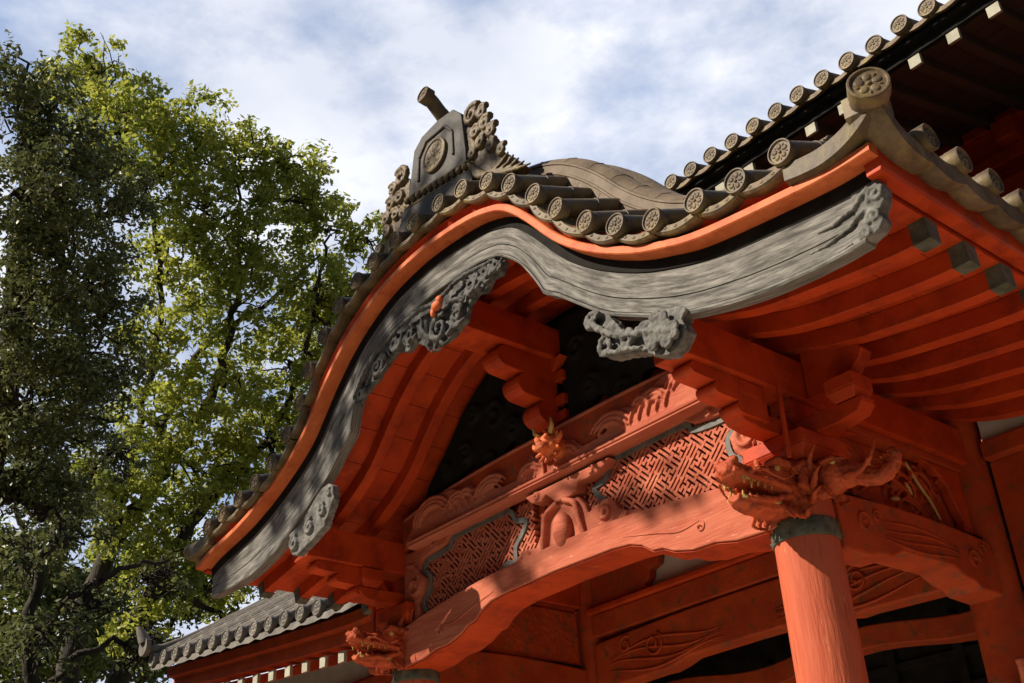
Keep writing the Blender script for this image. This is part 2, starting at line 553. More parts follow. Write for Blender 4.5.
def fr_range(x0, x1, step=None):
    pts = [(x0, uz(x0))] + [(x, z) for x, z in zip(UX, UZ) if x0 + 0.005 < x < x1 - 0.005] + [(x1, uz(x1))]
    return frames_of(pts, step)
L_PTS = [(-3.00, 4.285), (-2.62, 4.275), (-2.34, 4.29), (-2.05, 4.35), (-1.79, 4.45), (-1.47, 4.61), (-1.29, 4.71), (-1.14, 4.83), (-1.02, 4.92), (-0.98, 4.98),
         (-0.97, 5.08), (-0.90, 5.20), (-0.80, 5.325), (-0.66, 5.435), (-0.47, 5.505), (-0.2, 5.535), (0.07, 5.55), (0.39, 5.54), (0.62, 5.50), (0.74, 5.43),
         (0.87, 5.31), (0.99, 5.13), (1.045, 5.03), (1.07, 4.995), (1.17, 4.935), (1.34, 4.79), (1.54, 4.63), (1.78, 4.50), (1.98, 4.405), (2.22, 4.33), (2.54, 4.26),
         (2.89, 4.232), (3.08, 4.235)]
lx = np.array([p[0] for p in L_PTS])
Lc = smooth_pts(catmull(L_PTS, 6), 1)

# ---- barge board: strip between the upper curve and the cusped lower curve
def barge_board():
    n = 220
    A = frames_of(U); 
    def resample(P, n):
        P = np.array(P, float)
        s = np.concatenate([[0], np.cumsum(np.hypot(*(P[1:] - P[:-1]).T))])
        # parametrise by x so that the two edges stay paired
        return P, s
    xs = np.concatenate([np.linspace(-3.0, 3.08, n)])
    top = [(x, uz(x)) for x in np.linspace(-3.02, 3.19, n)]
    Lx = Lc[:, 0]; Lz = Lc[:, 1]
    sL = np.concatenate([[0], np.cumsum(np.hypot(np.diff(Lx), np.diff(Lz)))])
    # pair by nearest normal: walk both with matched x
    bot = []
    for (x, z) in top:
        t = (x + 3.02) / 6.21
        xx = -3.0 + t * 6.08
        # Lx is monotone enough for interpolation
        bot.append((xx, float(np.interp(xx, Lx, Lz))))
    m = MB()
    rows = []
    # section through the board: fractions down its face, with depth (y) of the moulding
    prof = [(0.0, 0.045), (0.0, 0.0), (0.20, -0.002), (0.40, 0.0), (0.595, 0.0), (0.605, 0.012), (0.615, 0.012), (0.625, -0.002), (0.90, -0.004), (0.908, 0.006), (0.916, 0.006), (0.924, -0.012), (0.96, -0.014), (1.0, -0.008), (1.0, 0.065), (0.0, 0.065)]
    V = []; Uv = []; F = []
    k = len(prof)
    arc = 0.0
    for i in range(n):
        if i: arc += math.dist(top[i], top[i - 1])
        for (f, dy) in prof:
            x = top[i][0] * (1 - f) + bot[i][0] * f
            z = top[i][1] * (1 - f) + bot[i][1] * f
            V.append((x, YF + dy, z)); Uv.append((arc, f * 0.26 + (0.3 if dy >= 0.06 else 0)))
    for i in range(n - 1):
        for j in range(k):
            j2 = (j + 1) % k
            F.append((i * k + j, i * k + j2, (i + 1) * k + j2, (i + 1) * k + j))
    F.append(tuple(range(k - 1, -1, -1))); F.append(tuple((n - 1) * k + j for j in range(k)))
    m.add(V, F, Uv)
    o = m.build('barge_board', GREY_WOOD, porch, smooth=35)
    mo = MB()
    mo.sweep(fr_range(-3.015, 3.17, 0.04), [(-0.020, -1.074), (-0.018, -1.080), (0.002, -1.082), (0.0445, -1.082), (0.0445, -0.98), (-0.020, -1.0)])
    mo.build('shade_black_moulding', DARK_WOOD, o, smooth=30)  # black moulding, raised so its colour paints the shade under the eave board
    # scroll-carved tip at the right end
    t = MB()
    t.prism([(3.06, 4.24), (3.15, 4.265), (3.18, 4.30), (3.17, 4.35), (3.205, 4.39), (3.215, 4.45), (3.195, 4.505), (3.06, 4.52)], YF - 0.006, YF + 0.064)
    def spiral(cx, cz, r0, turns, a0, sgn=1, rad=0.012, y=YF - 0.012):
        return [(cx + r0 * (1 - 0.8 * q) * math.cos(a0 + sgn * q * turns * 2 * math.pi), y, cz + r0 * (1 - 0.8 * q) * math.sin(a0 + sgn * q * turns * 2 * math.pi)) for q in np.linspace(0, 1, 26)]
    t.tube(spiral(3.175, 4.43, 0.042, 1.4, -2.6, -1), 0.010, 6)
    t.tube(spiral(3.145, 4.335, 0.036, 1.3, -2.4, -1), 0.009, 6)
    t.tube(spiral(3.09, 4.275, 0.032, 1.2, -2.4, -1), 0.009, 6)
    t.tube([(2.86, YF + 0.002, 4.41), (2.95, YF - 0.006, 4.40), (3.06, YF - 0.012, 4.42), (3.15, YF - 0.012, 4.48)], [0.008, 0.010, 0.012, 0.012], 6)
    t.tube([(2.80, YF + 0.002, 4.33), (2.90, YF - 0.006, 4.322), (3.02, YF - 0.012, 4.34), (3.11, YF - 0.012, 4.385)], [0.008, 0.009, 0.011, 0.011], 6)
    t.tube([(2.78, YF + 0.002, 4.262), (2.90, YF - 0.006, 4.252), (3.02, YF - 0.010, 4.26)], [0.008, 0.009, 0.008], 6)
    t.build('scroll_tip', GREY_CARVE, o, remesh=0.006, rough=0.010)
    return o
board = barge_board()

def scroll(m, cx, y, cz, r0, turns, a0, sgn, rad, n=26, shrink=0.85, n_t=7):
    pts = []; rr = []
    for q in np.linspace(0, 1, n):
        r = r0 * (1 - shrink * q)
        a = a0 + sgn * q * turns * 2 * math.pi
        pts.append((cx + r * math.cos(a), y - 0.012 * q, cz + r * math.sin(a)))
        rr.append(rad * (1 - 0.45 * q))
    m.tube(pts, rr, n_t)

# cloud and leaf carvings hung along the lower edge of the board
def leaf_carving():
    m = MB()
    y = YF - 0.02
    poly = [(-0.98, 5.10), (-0.83, 5.19), (-0.72, 5.22), (-0.60, 5.29), (-0.46, 5.33), (-0.34, 5.27), (-0.24, 5.30), (-0.18, 5.25), (-0.10, 5.19), (0.02, 5.155), (0.13, 5.15), (0.22, 5.18), (0.30, 5.21),
            (0.34, 5.30), (0.42, 5.34), (0.50, 5.31), (0.57, 5.37), (0.66, 5.36), (0.72, 5.43), (0.60, 5.49), (0.3, 5.53), (-0.2, 5.53), (-0.47, 5.51), (-0.70, 5.43), (-0.86, 5.28), (-0.97, 5.14)]
    m.prism(poly, y + 0.03, y + 0.07)
    rc = random.Random(3)
    for (cx, cz, r, tn, a0, sg, rd) in [(-0.86, 5.17, 0.05, 1.3, 0.6, -1, 0.018), (-0.66, 5.29, 0.07, 1.4, 0.4, -1, 0.02), (-0.44, 5.37, 0.06, 1.4, 0.3, -1, 0.02), (-0.27, 5.36, 0.05, 1.2, 2.8, 1, 0.018),
                                        (0.06, 5.25, 0.10, 1.5, 1.0, 1, 0.024), (0.24, 5.27, 0.06, 1.3, 2.0, -1, 0.02), (0.40, 5.40, 0.06, 1.4, 3.5, 1, 0.02), (0.54, 5.42, 0.05, 1.4, 3.2, 1, 0.018), (0.65, 5.42, 0.04, 1.2, 3.2, 1, 0.016)]:
        scroll(m, cx, y + 0.006, cz, r, tn, a0, sg, rd)
        for k in range(4):                            # curling leaf tips round each scroll
            a = rc.uniform(0, 2 * math.pi)
            p0 = (cx + r * 0.9 * math.cos(a), y + 0.02, cz + r * 0.9 * math.sin(a))
            p1 = (cx + r * 1.5 * math.cos(a + 0.4), y + 0.0, cz + r * 1.5 * math.sin(a + 0.4))
            p2 = (cx + r * 1.6 * math.cos(a + 0.9), y + 0.01, cz + r * 1.6 * math.sin(a + 0.9))
            P = catmull([p0, p1, p2], 5)
            m.tube(P, [0.020 * (1 - 0.75 * q / (len(P) - 1)) for q in range(len(P))], 6)
    for (a, b, c_, d) in [((-0.95, 5.15), (-0.7, 5.36), (-0.4, 5.46), 0.016), ((-0.5, 5.46), (-0.1, 5.47), (0.1, 5.40), 0.018), ((0.66, 5.46), (0.3, 5.49), (0.05, 5.44), 0.016), ((-0.12, 5.42), (-0.10, 5.30), (-0.02, 5.20), 0.018), ((0.1, 5.36), (0.26, 5.36), (0.33, 5.32), 0.016)]:
        P = catmull([(a[0], y - 0.008, a[1]), (b[0], y - 0.016, b[1]), (c_[0], y - 0.008, c_[1])], 8)
        m.tube(P, [d * (0.5 + math.sin(math.pi * i / (len(P) - 1)) * 0.6) for i in range(len(P))], 7)
    o = m.build('leaf_carving', DARK_CARVE, board, remesh=0.007, rough=0.016)
    b = MB()
    b.ell((0.08, y - 0.03, 5.40), (0.05, 0.03, 0.035)); b.ell((0.11, y - 0.03, 5.43), (0.03, 0.025, 0.03)); b.ell((0.04, y - 0.03, 5.365), (0.02, 0.02, 0.035))
    b.build('painted_bud', RED_TRIM, board, smooth=180)
    m = MB()
    poly = [(-1.20, 4.60), (-1.19, 4.50), (-1.25, 4.42), (-1.30, 4.34), (-1.44, 4.29), (-1.55, 4.26), (-1.66, 4.235), (-1.73, 4.26), (-1.78, 4.33), (-1.74, 4.38), (-1.80, 4.42), (-1.72, 4.44), (-1.62, 4.46), (-1.48, 4.56), (-1.36, 4.63), (-1.26, 4.64)]
    m.prism(poly, y, y + 0.06)
    for (cx, cz, r, tn, a0, sg, rd) in [(-1.68, 4.33, 0.06, 1.4, 1.2, 1, 0.02), (-1.48, 4.39, 0.06, 1.3, 1.2, 1, 0.02), (-1.31, 4.46, 0.05, 1.2, 1.2, 1, 0.018), (-1.23, 4.56, 0.03, 1.0, 1.2, 1, 0.014)]:
        scroll(m, cx, y - 0.006, cz, r, tn, a0, sg, rd)
    m.build('leaf_carving', GREY_CARVE, board, remesh=0.007, rough=0.014)
leaf_carving()

# hanging carved pendant right of the arch
def pendant():
    m = MB()
    y0 = YF - 0.05
    poly = [(1.40, 4.66), (1.43, 4.58), (1.51, 4.55), (1.53, 4.48), (1.49, 4.40), (1.56, 4.36), (1.66, 4.33), (1.78, 4.29), (1.85, 4.24), (1.94, 4.20), (2.02, 4.22), (2.07, 4.28), (2.05, 4.35), (2.09, 4.39), (2.04, 4.43), (1.95, 4.45),
            (1.86, 4.44), (1.79, 4.47), (1.72, 4.44), (1.66, 4.47), (1.62, 4.53), (1.56, 4.62), (1.47, 4.68)]
    m.prism(poly, y0 + 0.02, y0 + 0.10)
    for i in range(22):
        a = random.uniform(0, 2 * math.pi)
        cx = random.uniform(1.84, 2.04); cz = random.uniform(4.25, 4.42)
        scroll(m, cx, y0 - 0.008, cz, random.uniform(0.025, 0.045), 1.3, a, random.choice((-1, 1)), 0.014)
    scroll(m, 1.47, y0 - 0.004, 4.60, 0.055, 1.2, 0.4, 1, 0.022)
    scroll(m, 1.56, y0 - 0.004, 4.42, 0.06, 1.2, 1.4, 1, 0.02)
    scroll(m, 1.70, y0 - 0.004, 4.39, 0.05, 1.2, 1.4, -1, 0.02)
    P = catmull([(1.44, y0 - 0.01, 4.62), (1.56, y0 - 0.02, 4.50), (1.68, y0 - 0.02, 4.42), (1.85, y0 - 0.02, 4.36), (2.0, y0 - 0.01, 4.30)], 8)
    m.tube(P, 0.02, 7)
    m.tube([(1.50, y0 - 0.005, 4.385), (1.66, y0 - 0.012, 4.345), (1.80, y0 - 0.005, 4.30)], [0.012, 0.016, 0.010], 7)
    m.build('pendant_carving', GREY_CARVE, porch, remesh=0.007, rough=0.02)
pendant()

# ---- red eave boards above the barge board
def eave_boards():
    fr = fr_range(-3.10, 3.252, 0.04)
    m = MB()
    m.sweep(fr, [(0.046, -1.150), (0.048, -1.178), (0.054, -1.184), (0.090, -1.182), (0.097, -1.174), (0.098, -1.160), (0.098, -0.86), (0.046, -0.86)])
    m.build('lower_eave_board', RED_TRIM, porch, smooth=35)
    fr = fr_range(-3.15, 3.30, 0.04)
    m = MB()
    m.sweep(fr, [(0.100, -1.110), (0.106, -1.125), (0.172, -1.165), (0.172, -0.84), (0.100, -0.84)])
    m.build('upper_eave_board', RED, porch, smooth=30)
eave_boards()

K = 0.45                                   # the roof skin climbs inwards from the gable edge
def tile_z(n_off): return n_off

# ---- pan tiles along the gable edge
def crest_disc_mesh(name, r, m_, petals=5):
    b = MB()
    prof = [(0.001, 0.06), (r, 0.06), (r, -0.002), (r * 0.95, -0.007), (r * 0.87, -0.007), (r * 0.82, -0.001), (r * 0.80, 0.002), (0.001, 0.002)]
    b.lathe(prof, (0, 0, 0), 24, 'y')
    for k in range(petals):
        a = math.pi / 2 + 2 * math.pi * k / petals
        b.ell((r * 0.44 * math.cos(a), 0.002, r * 0.44 * math.sin(a)), (r * 0.21, 0.006, r * 0.25), Matrix.Rotation(-(a - math.pi / 2), 3, 'Y'), 8, 6)
        a2 = a + math.pi / petals
        b.ell((r * 0.56 * math.cos(a2), 0.003, r * 0.56 * math.sin(a2)), (r * 0.06, 0.007, r * 0.13), Matrix.Rotation(-(a2 - math.pi / 2), 3, 'Y'), 6, 4)
    b.ell((0, 0.001, 0), (r * 0.14, 0.008, r * 0.14), None, 8, 6)
    o = b.build(name, m_, None, smooth=40)
    me = o.data
    bpy.data.objects.remove(o)
    return me

def round_tile_mesh(name, r, l, m_, seg=0.26, slope=0.0):
    b = MB()
    prof = []
    y = 0.0
    while y < l - 1e-6:
        y2 = min(l, y + seg)
        prof += [(r * 1.03, y), (r * 1.03, y + 0.012), (r * 0.985, y + 0.016), (r * 0.965, y2 - 0.001)]
        y = y2
    b.lathe(prof, (0, 0, 0), 18, 'y')
    b.v = [(p[0], p[1], p[2] + slope * p[1]) for p in b.v]
    o = b.build(name, m_, None, smooth=40)
    me = o.data
    bpy.data.objects.remove(o)
    return me

DISC = crest_disc_mesh('end_disc', 0.066, TILE)
ROUND = round_tile_mesh('round_tile', 0.060, 0.56, TILE, 0.27, K)
DISC_BIG = crest_disc_mesh('end_disc', 0.090, TILE)
DISC_Y = [(2.86, 4.79), (2.59, 4.80), (2.34, 4.83), (2.07, 4.88), (1.82, 4.99), (1.60, 5.14), (1.37, 5.36), (1.19, 5.58), (0.99, 5.78), (0.78, 5.92), (0.52, 6.02), (0.26, 6.06), (0.0, 6.065), (-0.25, 6.055), (-0.50, 6.02), (-0.73, 5.97), (-0.97, 5.89), (-1.18, 5.74), (-1.35, 5.53), (-1.49, 5.32), (-1.65, 5.13), (-1.85, 4.98), (-2.08, 4.895), (-2.34, 4.85), (-2.59, 4.82), (-2.83, 4.785)]
for (x, z) in DISC_Y:
    t = inst(ROUND, 'round_tile', porch, (x + random.uniform(-0.005, 0.005), -1.22 + random.uniform(-0.012, 0.008), z + random.uniform(-0.005, 0.005)), (R_(random.uniform(-1.5, 1.5)), 0, R_(random.uniform(-2.5, 2.5))))
    d = sub_inst(DISC, 'end_disc', t, (0, -0.012, 0))
    d.rotation_euler = (0, random.uniform(-0.5, 0.5), 0)

def tile_lips():
    # drooping front lips of the pan tiles, one between each pair of round tiles
    pts = DISC_Y + [(-3.10, 4.75)]
    for i in range(len(pts) - 1):
        (xa, za), (xb, zb) = pts[i], pts[i + 1]
        tx, tz = xb - xa, zb - za
        l = math.hypot(tx, tz)
        tx, tz = tx / l, tz / l
        nx, nz = tz, -tx
        if nz < 0: nx, nz = -nx, -nz
        m = MB()
        V = []; F = []
        n = 10
        for k in range(n + 1):
            q = k / n
            sag = -0.050 - 0.030 * math.sin(math.pi * q)
            px, pz = xa + (xb - xa) * q, za + (zb - za) * q
            for (dn, y) in ((sag + 0.022, -1.195), (sag + 0.018, -1.212), (sag - 0.018, -1.220), (sag - 0.030, -1.208), (sag - 0.026, -1.12), (sag - 0.01, -0.72), (sag + 0.012, -0.72)):
                V.append((px + nx * dn, y, pz + nz * dn + K * max(0, y + 1.13)))
        kk = 7
        for k in range(n):
            for j in range(kk):
                F.append((k * kk + j, k * kk + (j + 1) % kk, (k + 1) * kk + (j + 1) % kk, (k + 1) * kk + j))
        F.append(tuple(range(kk))); F.append(tuple(n * kk + j for j in range(kk - 1, -1, -1)))
        m.add(V, F)
        # raised beads along the lip
        for q in (0.25, 0.5, 0.75):
            sag = -0.052 - 0.030 * math.sin(math.pi * q)
            px, pz = xa + (xb - xa) * q, za + (zb - za) * q
            m.ell((px + nx * sag, -1.217, pz + nz * sag), (0.012, 0.005, 0.009), None, 6, 4)
        m.build('pan_tile', TILE, porch, smooth=40)
tile_lips()

# ---- wavy descending ridge that follows the gable edge, and mortar at its foot
TX = np.array([p[0] for p in DISC_Y][::-1]); TZ = np.array([p[1] for p in DISC_Y][::-1])
Tc = smooth_pts(catmull(list(zip(TX, TZ)), 6), 3)
def tz_at(x): return float(np.interp(x, Tc[:, 0], Tc[:, 1]))
def ridge_band():
    pts = [(x, z + 0.185) for x, z in Tc if -2.85 < x < 2.86]
    fr = frames_of(pts, 0.05)
    m = MB()
    # three courses of flat tiles with a rounded coping
    sect = [(-0.10, -0.765), (0.055, -0.765), (0.060, -0.774), (0.072, -0.774), (0.076, -0.762), (0.128, -0.758), (0.132, -0.766), (0.144, -0.766), (0.15, -0.745), (0.19, -0.715), (0.215, -0.66), (0.215, -0.60), (0.19, -0.545), (0.15, -0.52), (-0.10, -0.52)]
    m.sweep(fr, sect)
    # joints between the tiles of the coping and of the side courses
    for i in range(4, len(fr) - 4, 5):
        p, nn, a = fr[i]; q, n2, a2 = fr[i + 1]
        f2 = [(p, nn, a), ((p[0] + (q[0] - p[0]) * 0.14, p[1] + (q[1] - p[1]) * 0.14), nn, a)]
        m.sweep(f2, [(0.148, -0.748), (0.192, -0.718), (0.219, -0.661), (0.219, -0.599), (0.192, -0.541), (0.15, -0.518)])
        m.sweep(f2, [(-0.09, -0.60), (-0.09, -0.767), (0.05, -0.767), (0.05, -0.60)])
    m.build('curved_ridge', TILE_PALE, porch, smooth=32)
    mo = MB()
    mo.sweep(frames_of([(x, z + 0.185) for x, z in Tc if -2.6 < x < 2.6], 0.05), [(-0.12, -0.800), (-0.085, -0.800), (-0.05, -0.768), (-0.12, -0.768)])
    mo.build('mortar_bed', MORTAR, porch, smooth=40)
    # second, broader course behind
    pts = [(x, z + 0.31) for x, z in Tc if -2.85 < x < 2.86]
    m = MB()
    m.sweep(frames_of(pts, 0.06), [(-0.2, -0.53), (0.06, -0.53), (0.10, -0.50), (0.17, -0.40), (0.18, -0.33), (0.15, -0.26), (-0.2, -0.24)])
    m.build('curved_ridge', TILE_PALE, porch, smooth=40)
ridge_band()

# ---- roof skin behind the edge: tile rows running down to the side eaves
def main_skin():
    m = MB()
    pts = [(x, z + 0.09) for x, z in Tc]
    pts = [(-3.30, 4.84)] + [p for p in pts if -3.0 < p[0] < 3.0] + [(3.32, 4.82)]
    fr = frames_of(pts, 0.08)
    ys = np.arange(-0.55, 3.6, 0.05)
    sect = []
    for y in np.arange(-0.75, 3.6, 0.27 / 8):
        ph = ((y + 0.85 - 0.0) / 0.27) % 1.0
        h = 0.055 * math.sqrt(max(0, 1 - ((ph if ph < 0.5 else ph - 1) / 0.24) ** 2)) if min(ph, 1 - ph) < 0.24 else -0.01
        sect.append((h - 0.12, y))
    sect += [(-0.22, 3.58), (-0.22, -0.74)]
    m.sweep(fr, sect)
    m.build('tile_roof', TILE, porch, smooth=50)
main_skin()

# ---- right and left side eaves
ROUND_S = round_tile_mesh('round_tile', 0.060, 0.45, TILE, 0.27, 0.10)
def side_eave(s):
    xe = 3.36 if s > 0 else -3.22
    for i, y in enumerate(np.arange(-0.855, 3.2, 0.27)):
        t = inst(ROUND_S, 'round_tile', porch, (xe, y, 4.72), (0, 0, R_(90) if s > 0 else R_(-90)))
        sub_inst(DISC, 'end_disc', t, (0, -0.012, 0))
        m = MB()
        V = []; F = []
        n = 8
        for k in range(n + 1):
            q = k / n
            sag = -0.045 - 0.035 * math.sin(math.pi * q)
            for (dn, dx) in ((sag + 0.02, 0.0), (sag - 0.085, 0.006), (sag - 0.09, -0.03), (sag - 0.05, -0.16), (sag + 0.02, -0.16)):
                V.append((xe + s * dx - s * 0.012, y - 0.27 + 0.27 * q, 4.72 + dn + (0.10 * (-0.02 - dx) if dx < -0.03 else 0)))
        for k in range(n):
            for j in range(5):
                F.append((k * 5 + j, k * 5 + (j + 1) % 5, (k + 1) * 5 + (j + 1) % 5, (k + 1) * 5 + j))
        F.append((0, 1, 2, 3, 4)); F.append(tuple(n * 5 + j for j in (4, 3, 2, 1, 0)))
        m.add(V, F)
        if i: m.build('pan_tile', TILE, porch, smooth=40)
    # fascia boards under the side tiles
    ya, yb = -1.16, 3.3
    m = MB()
    x1 = 3.25 if s > 0 else -3.10
    x2 = x1 + s * 0.06
    pr = [(x1 - s * 0.075, 4.50), (x1 - s * 0.004, 4.50), (x1 + s * 0.004, 4.52), (x1 + s * 0.004, 4.612), (x1 - s * 0.075, 4.612)]
    m.prism(pr, -1.118, yb)
    m.build('side_eave_board', RED, porch, bevel=0.004)
    m = MB()
    pr = [(x1 - s * 0.14, 4.615), (x1 + s * 0.022, 4.615), (x1 + s * 0.05, 4.690), (x1 - s * 0.14, 4.690)]
    m.prism(pr, -1.122, yb)
    m.build('side_eave_board', RED, porch, bevel=0.004)
side_eave(1); side_eave(-1)

# ---- corner tiles
def corner(s):
    xc = 3.385 if s > 0 else -3.26
    yc = -1.31 if s > 0 else -1.16
    zc = 4.77 if s > 0 else 4.71
    d = Vector((0.55, -0.835, 0)).normalized() if s > 0 else Vector((-1, -0.12, 0)).normalized()
    m = MB()
    pts = [Vector((xc, yc, zc)) - d * q + Vector((0, 0, h)) for q, h in ((0.0, 0.0), (0.08, 0.0), (0.2, 0.01), (0.4, 0.05), (0.75, 0.16))]
    m.tube(pts, [0.087, 0.084, 0.082, 0.080, 0.078] if s > 0 else [0.07, 0.066, 0.064, 0.062, 0.06], 18)
    o = m.build('corner_tile', TILE, porch, smooth=45)
    e = bpy.data.objects.new('end_disc', DISC_BIG)
    COL.objects.link(e)
    e.parent = o
    e.location = Vector((xc, yc, zc)) + d * 0.008
    e.rotation_euler = (R_(-6), 0, math.atan2(d.x, -d.y))
    if s < 0: e.scale = (0.72, 1, 0.72)
    # upswept corner pan tiles below the disc, front flank and side flank
    def flank(path, ins):
        b = MB(); V = []; F = []
        n = len(path)
        for (p, dz) in path:
            p = Vector(p)
            for (a, h) in ((0.0, 0.0), (0.004, -0.088), (-0.03, -0.10), (-0.16, -0.08), (-0.16, 0.02)):
                V.append(p + Vector(ins) * (-a) + Vector((0, 0, h)))
        for k in range(n - 1):
            for j in range(5):
                F.append((k * 5 + j, k * 5 + (j + 1) % 5, (k + 1) * 5 + (j + 1) % 5, (k + 1) * 5 + j))
        F.append((0, 1, 2, 3, 4)); F.append(tuple((n - 1) * 5 + j for j in (4, 3, 2, 1, 0)))
        b.add(V, F)
        b.build('corner_pan_tile', TILE, porch, smooth=40)
    if s > 0:
        fp = [(2.84, -1.212, 4.735), (2.93, -1.214, 4.715), (3.03, -1.217, 4.702), (3.13, -1.224, 4.708), (3.22, -1.236, 4.728), (3.30, -1.25, 4.762), (3.36, -1.265, 4.80)]
        sp = [(3.38, -1.262, 4.80), (3.375, -1.20, 4.745), (3.365, -1.12, 4.70), (3.355, -1.02, 4.672), (3.35, -0.90, 4.668), (3.35, -0.85, 4.675)]
    else:
        fp = [(-2.84, -1.212, 4.74), (-2.95, -1.214, 4.725), (-3.05, -1.217, 4.715), (-3.15, -1.22, 4.71)]
        sp = [(-3.17, -1.21, 4.71), (-3.19, -1.10, 4.69), (-3.20, -0.98, 4.68), (-3.20, -0.85, 4.675)]
    flank([(p, 0) for p in catmull(fp, 4)], (0, 1, 0))
    flank([(p, 0) for p in catmull(sp, 4)], (-s, 0, 0))
corner(1); corner(-1)

# ---- soffit boards and curved rafters
def soffit():
    m = MB()
    fr = fr_range(-3.02, 3.17, 0.03)
    n = len(fr)
    step = 9
    for i in range(0, n - 1, step):
        seg = fr[i:min(n, i + step + 1)]
        if len(seg) < 2: continue
        (p, nn, a), (q, n2, a2) = seg[-1], seg[-2]
        f = 0.86
        seg = seg[:-1] + [((q[0] + (p[0] - q[0]) * f, q[1] + (p[1] - q[1]) * f), nn, a)]
        m.sweep(seg, [(-0.040, -0.965), (-0.003, -0.965), (-0.003, 3.2), (-0.040, 3.2)])
    m.build('soffit_boards', RED, porch, smooth=30)
    cover = MB()
    cover.sweep(fr_range(-3.02, 3.17, 0.08), [(0.0, -0.95), (0.004, -0.95), (0.004, 3.2), (0.0, 3.2)])
    cover.build('soffit_backing', RED_DUSTY, porch, smooth=30)
    for y in np.arange(-0.64, 2.2, 0.325):
        spans = [(-3.0, 3.165)] if y < -0.2 else [(-3.0, -1.70), (1.70, 3.165)]
        for (a, b) in spans:
            m = MB()
            m.sweep(fr_range(a, b, 0.05), [(-0.150, y - 0.043), (-0.150, y + 0.043), (-0.041, y + 0.043), (-0.041, y - 0.043)])
            r = m.build('rafter', RED, porch, smooth=30, bevel=0.004)
            for (ca, cb) in (((3.085, 3.171),) if b > 3 else ()) + (((-3.006, -2.93),) if a < -2.9 else ()):
                c_ = MB()
                c_.sweep(fr_range(ca, cb, 0.05), [(-0.154, y - 0.047), (-0.154, y + 0.047), (-0.041, y + 0.047), (-0.041, y - 0.047)])
                c_.build('end_cap', COPPER, r, smooth=30)
soffit()

# ---- purlins running out under the eave
def purlins():
    for s in (1, -1):
        m = MB()
        m.box(*sorted((s * 1.72, s * 1.92)), -0.965, 1.66, 4.275, 4.515)
        m.build('purlin', RED, porch, bevel=0.008)
        # filler piece down to the pillar head
        m = MB()
        m.box(*sorted((s * 1.76, s * 1.88)), -0.10, 1.62, 4.23, 4.272)
        m.build('bearing_strip', RED_DUSTY, porch, bevel=0.004)
    m = MB()
    m.box(-0.13, 0.13, -0.965, 0.02, 5.29, 5.53)
    m.build('ridge_purlin', RED, porch, bevel=0.008)
purlins()

def lobed(yf, yb, zt, zb, n, x0, x1, name='cloud_bracket', m_=None):
    """cloud-edged bracket in the y-z plane: stepped lobes from the front top to the back foot"""
    pts = [(yb, zt), (yf, zt)]
    for i in range(n):
        t0, t1 = i / n, (i + 1) / n
        ya = yf + (yb - 0.06 - yf) * t0; y2 = yf + (yb - 0.06 - yf) * t1
        za = zt + (zb - zt) * t0; z2 = zt + (zb - zt) * t1
        r = (za - z2) / 2
        for k in range(1, 9):
            a = math.pi / 2 + math.pi * k / 9
            pts.append((ya + 0.02 + 1.15 * r * math.cos(a), (za + z2) / 2 + r * math.sin(a)))
        pts.append((ya + 0.05, z2))
    pts += [(yb, zb)]
    m = MB()
    m.prism(pts, x0, x1, 'x')
    return m
for s in (1, -1):
    m = lobed(-0.86, -0.30, 4.272, 4.07, 3, *sorted((s * 1.755, s * 1.885)))
    m.build('cloud_bracket', RED, porch, bevel=0.02)
m = lobed(-0.56, 0.0, 5.288, 4.80, 3, -0.085, 0.085)
m.build('cloud_bracket', RED, porch, bevel=0.032)
m = MB()
for z in (5.16, 4.98, 4.86):
    m.box(-0.17, 0.17, -0.14, -0.01, z - 0.035, z + 0.035)
m.taper(0, -0.08, 5.20, 5.287, 0.10, 0.08, 0.2, 0.09)
m.box(-0.085, 0.085, -0.12, 0.02, 4.72, 5.28)
m.build('king_strut', RED, porch, bevel=0.006)

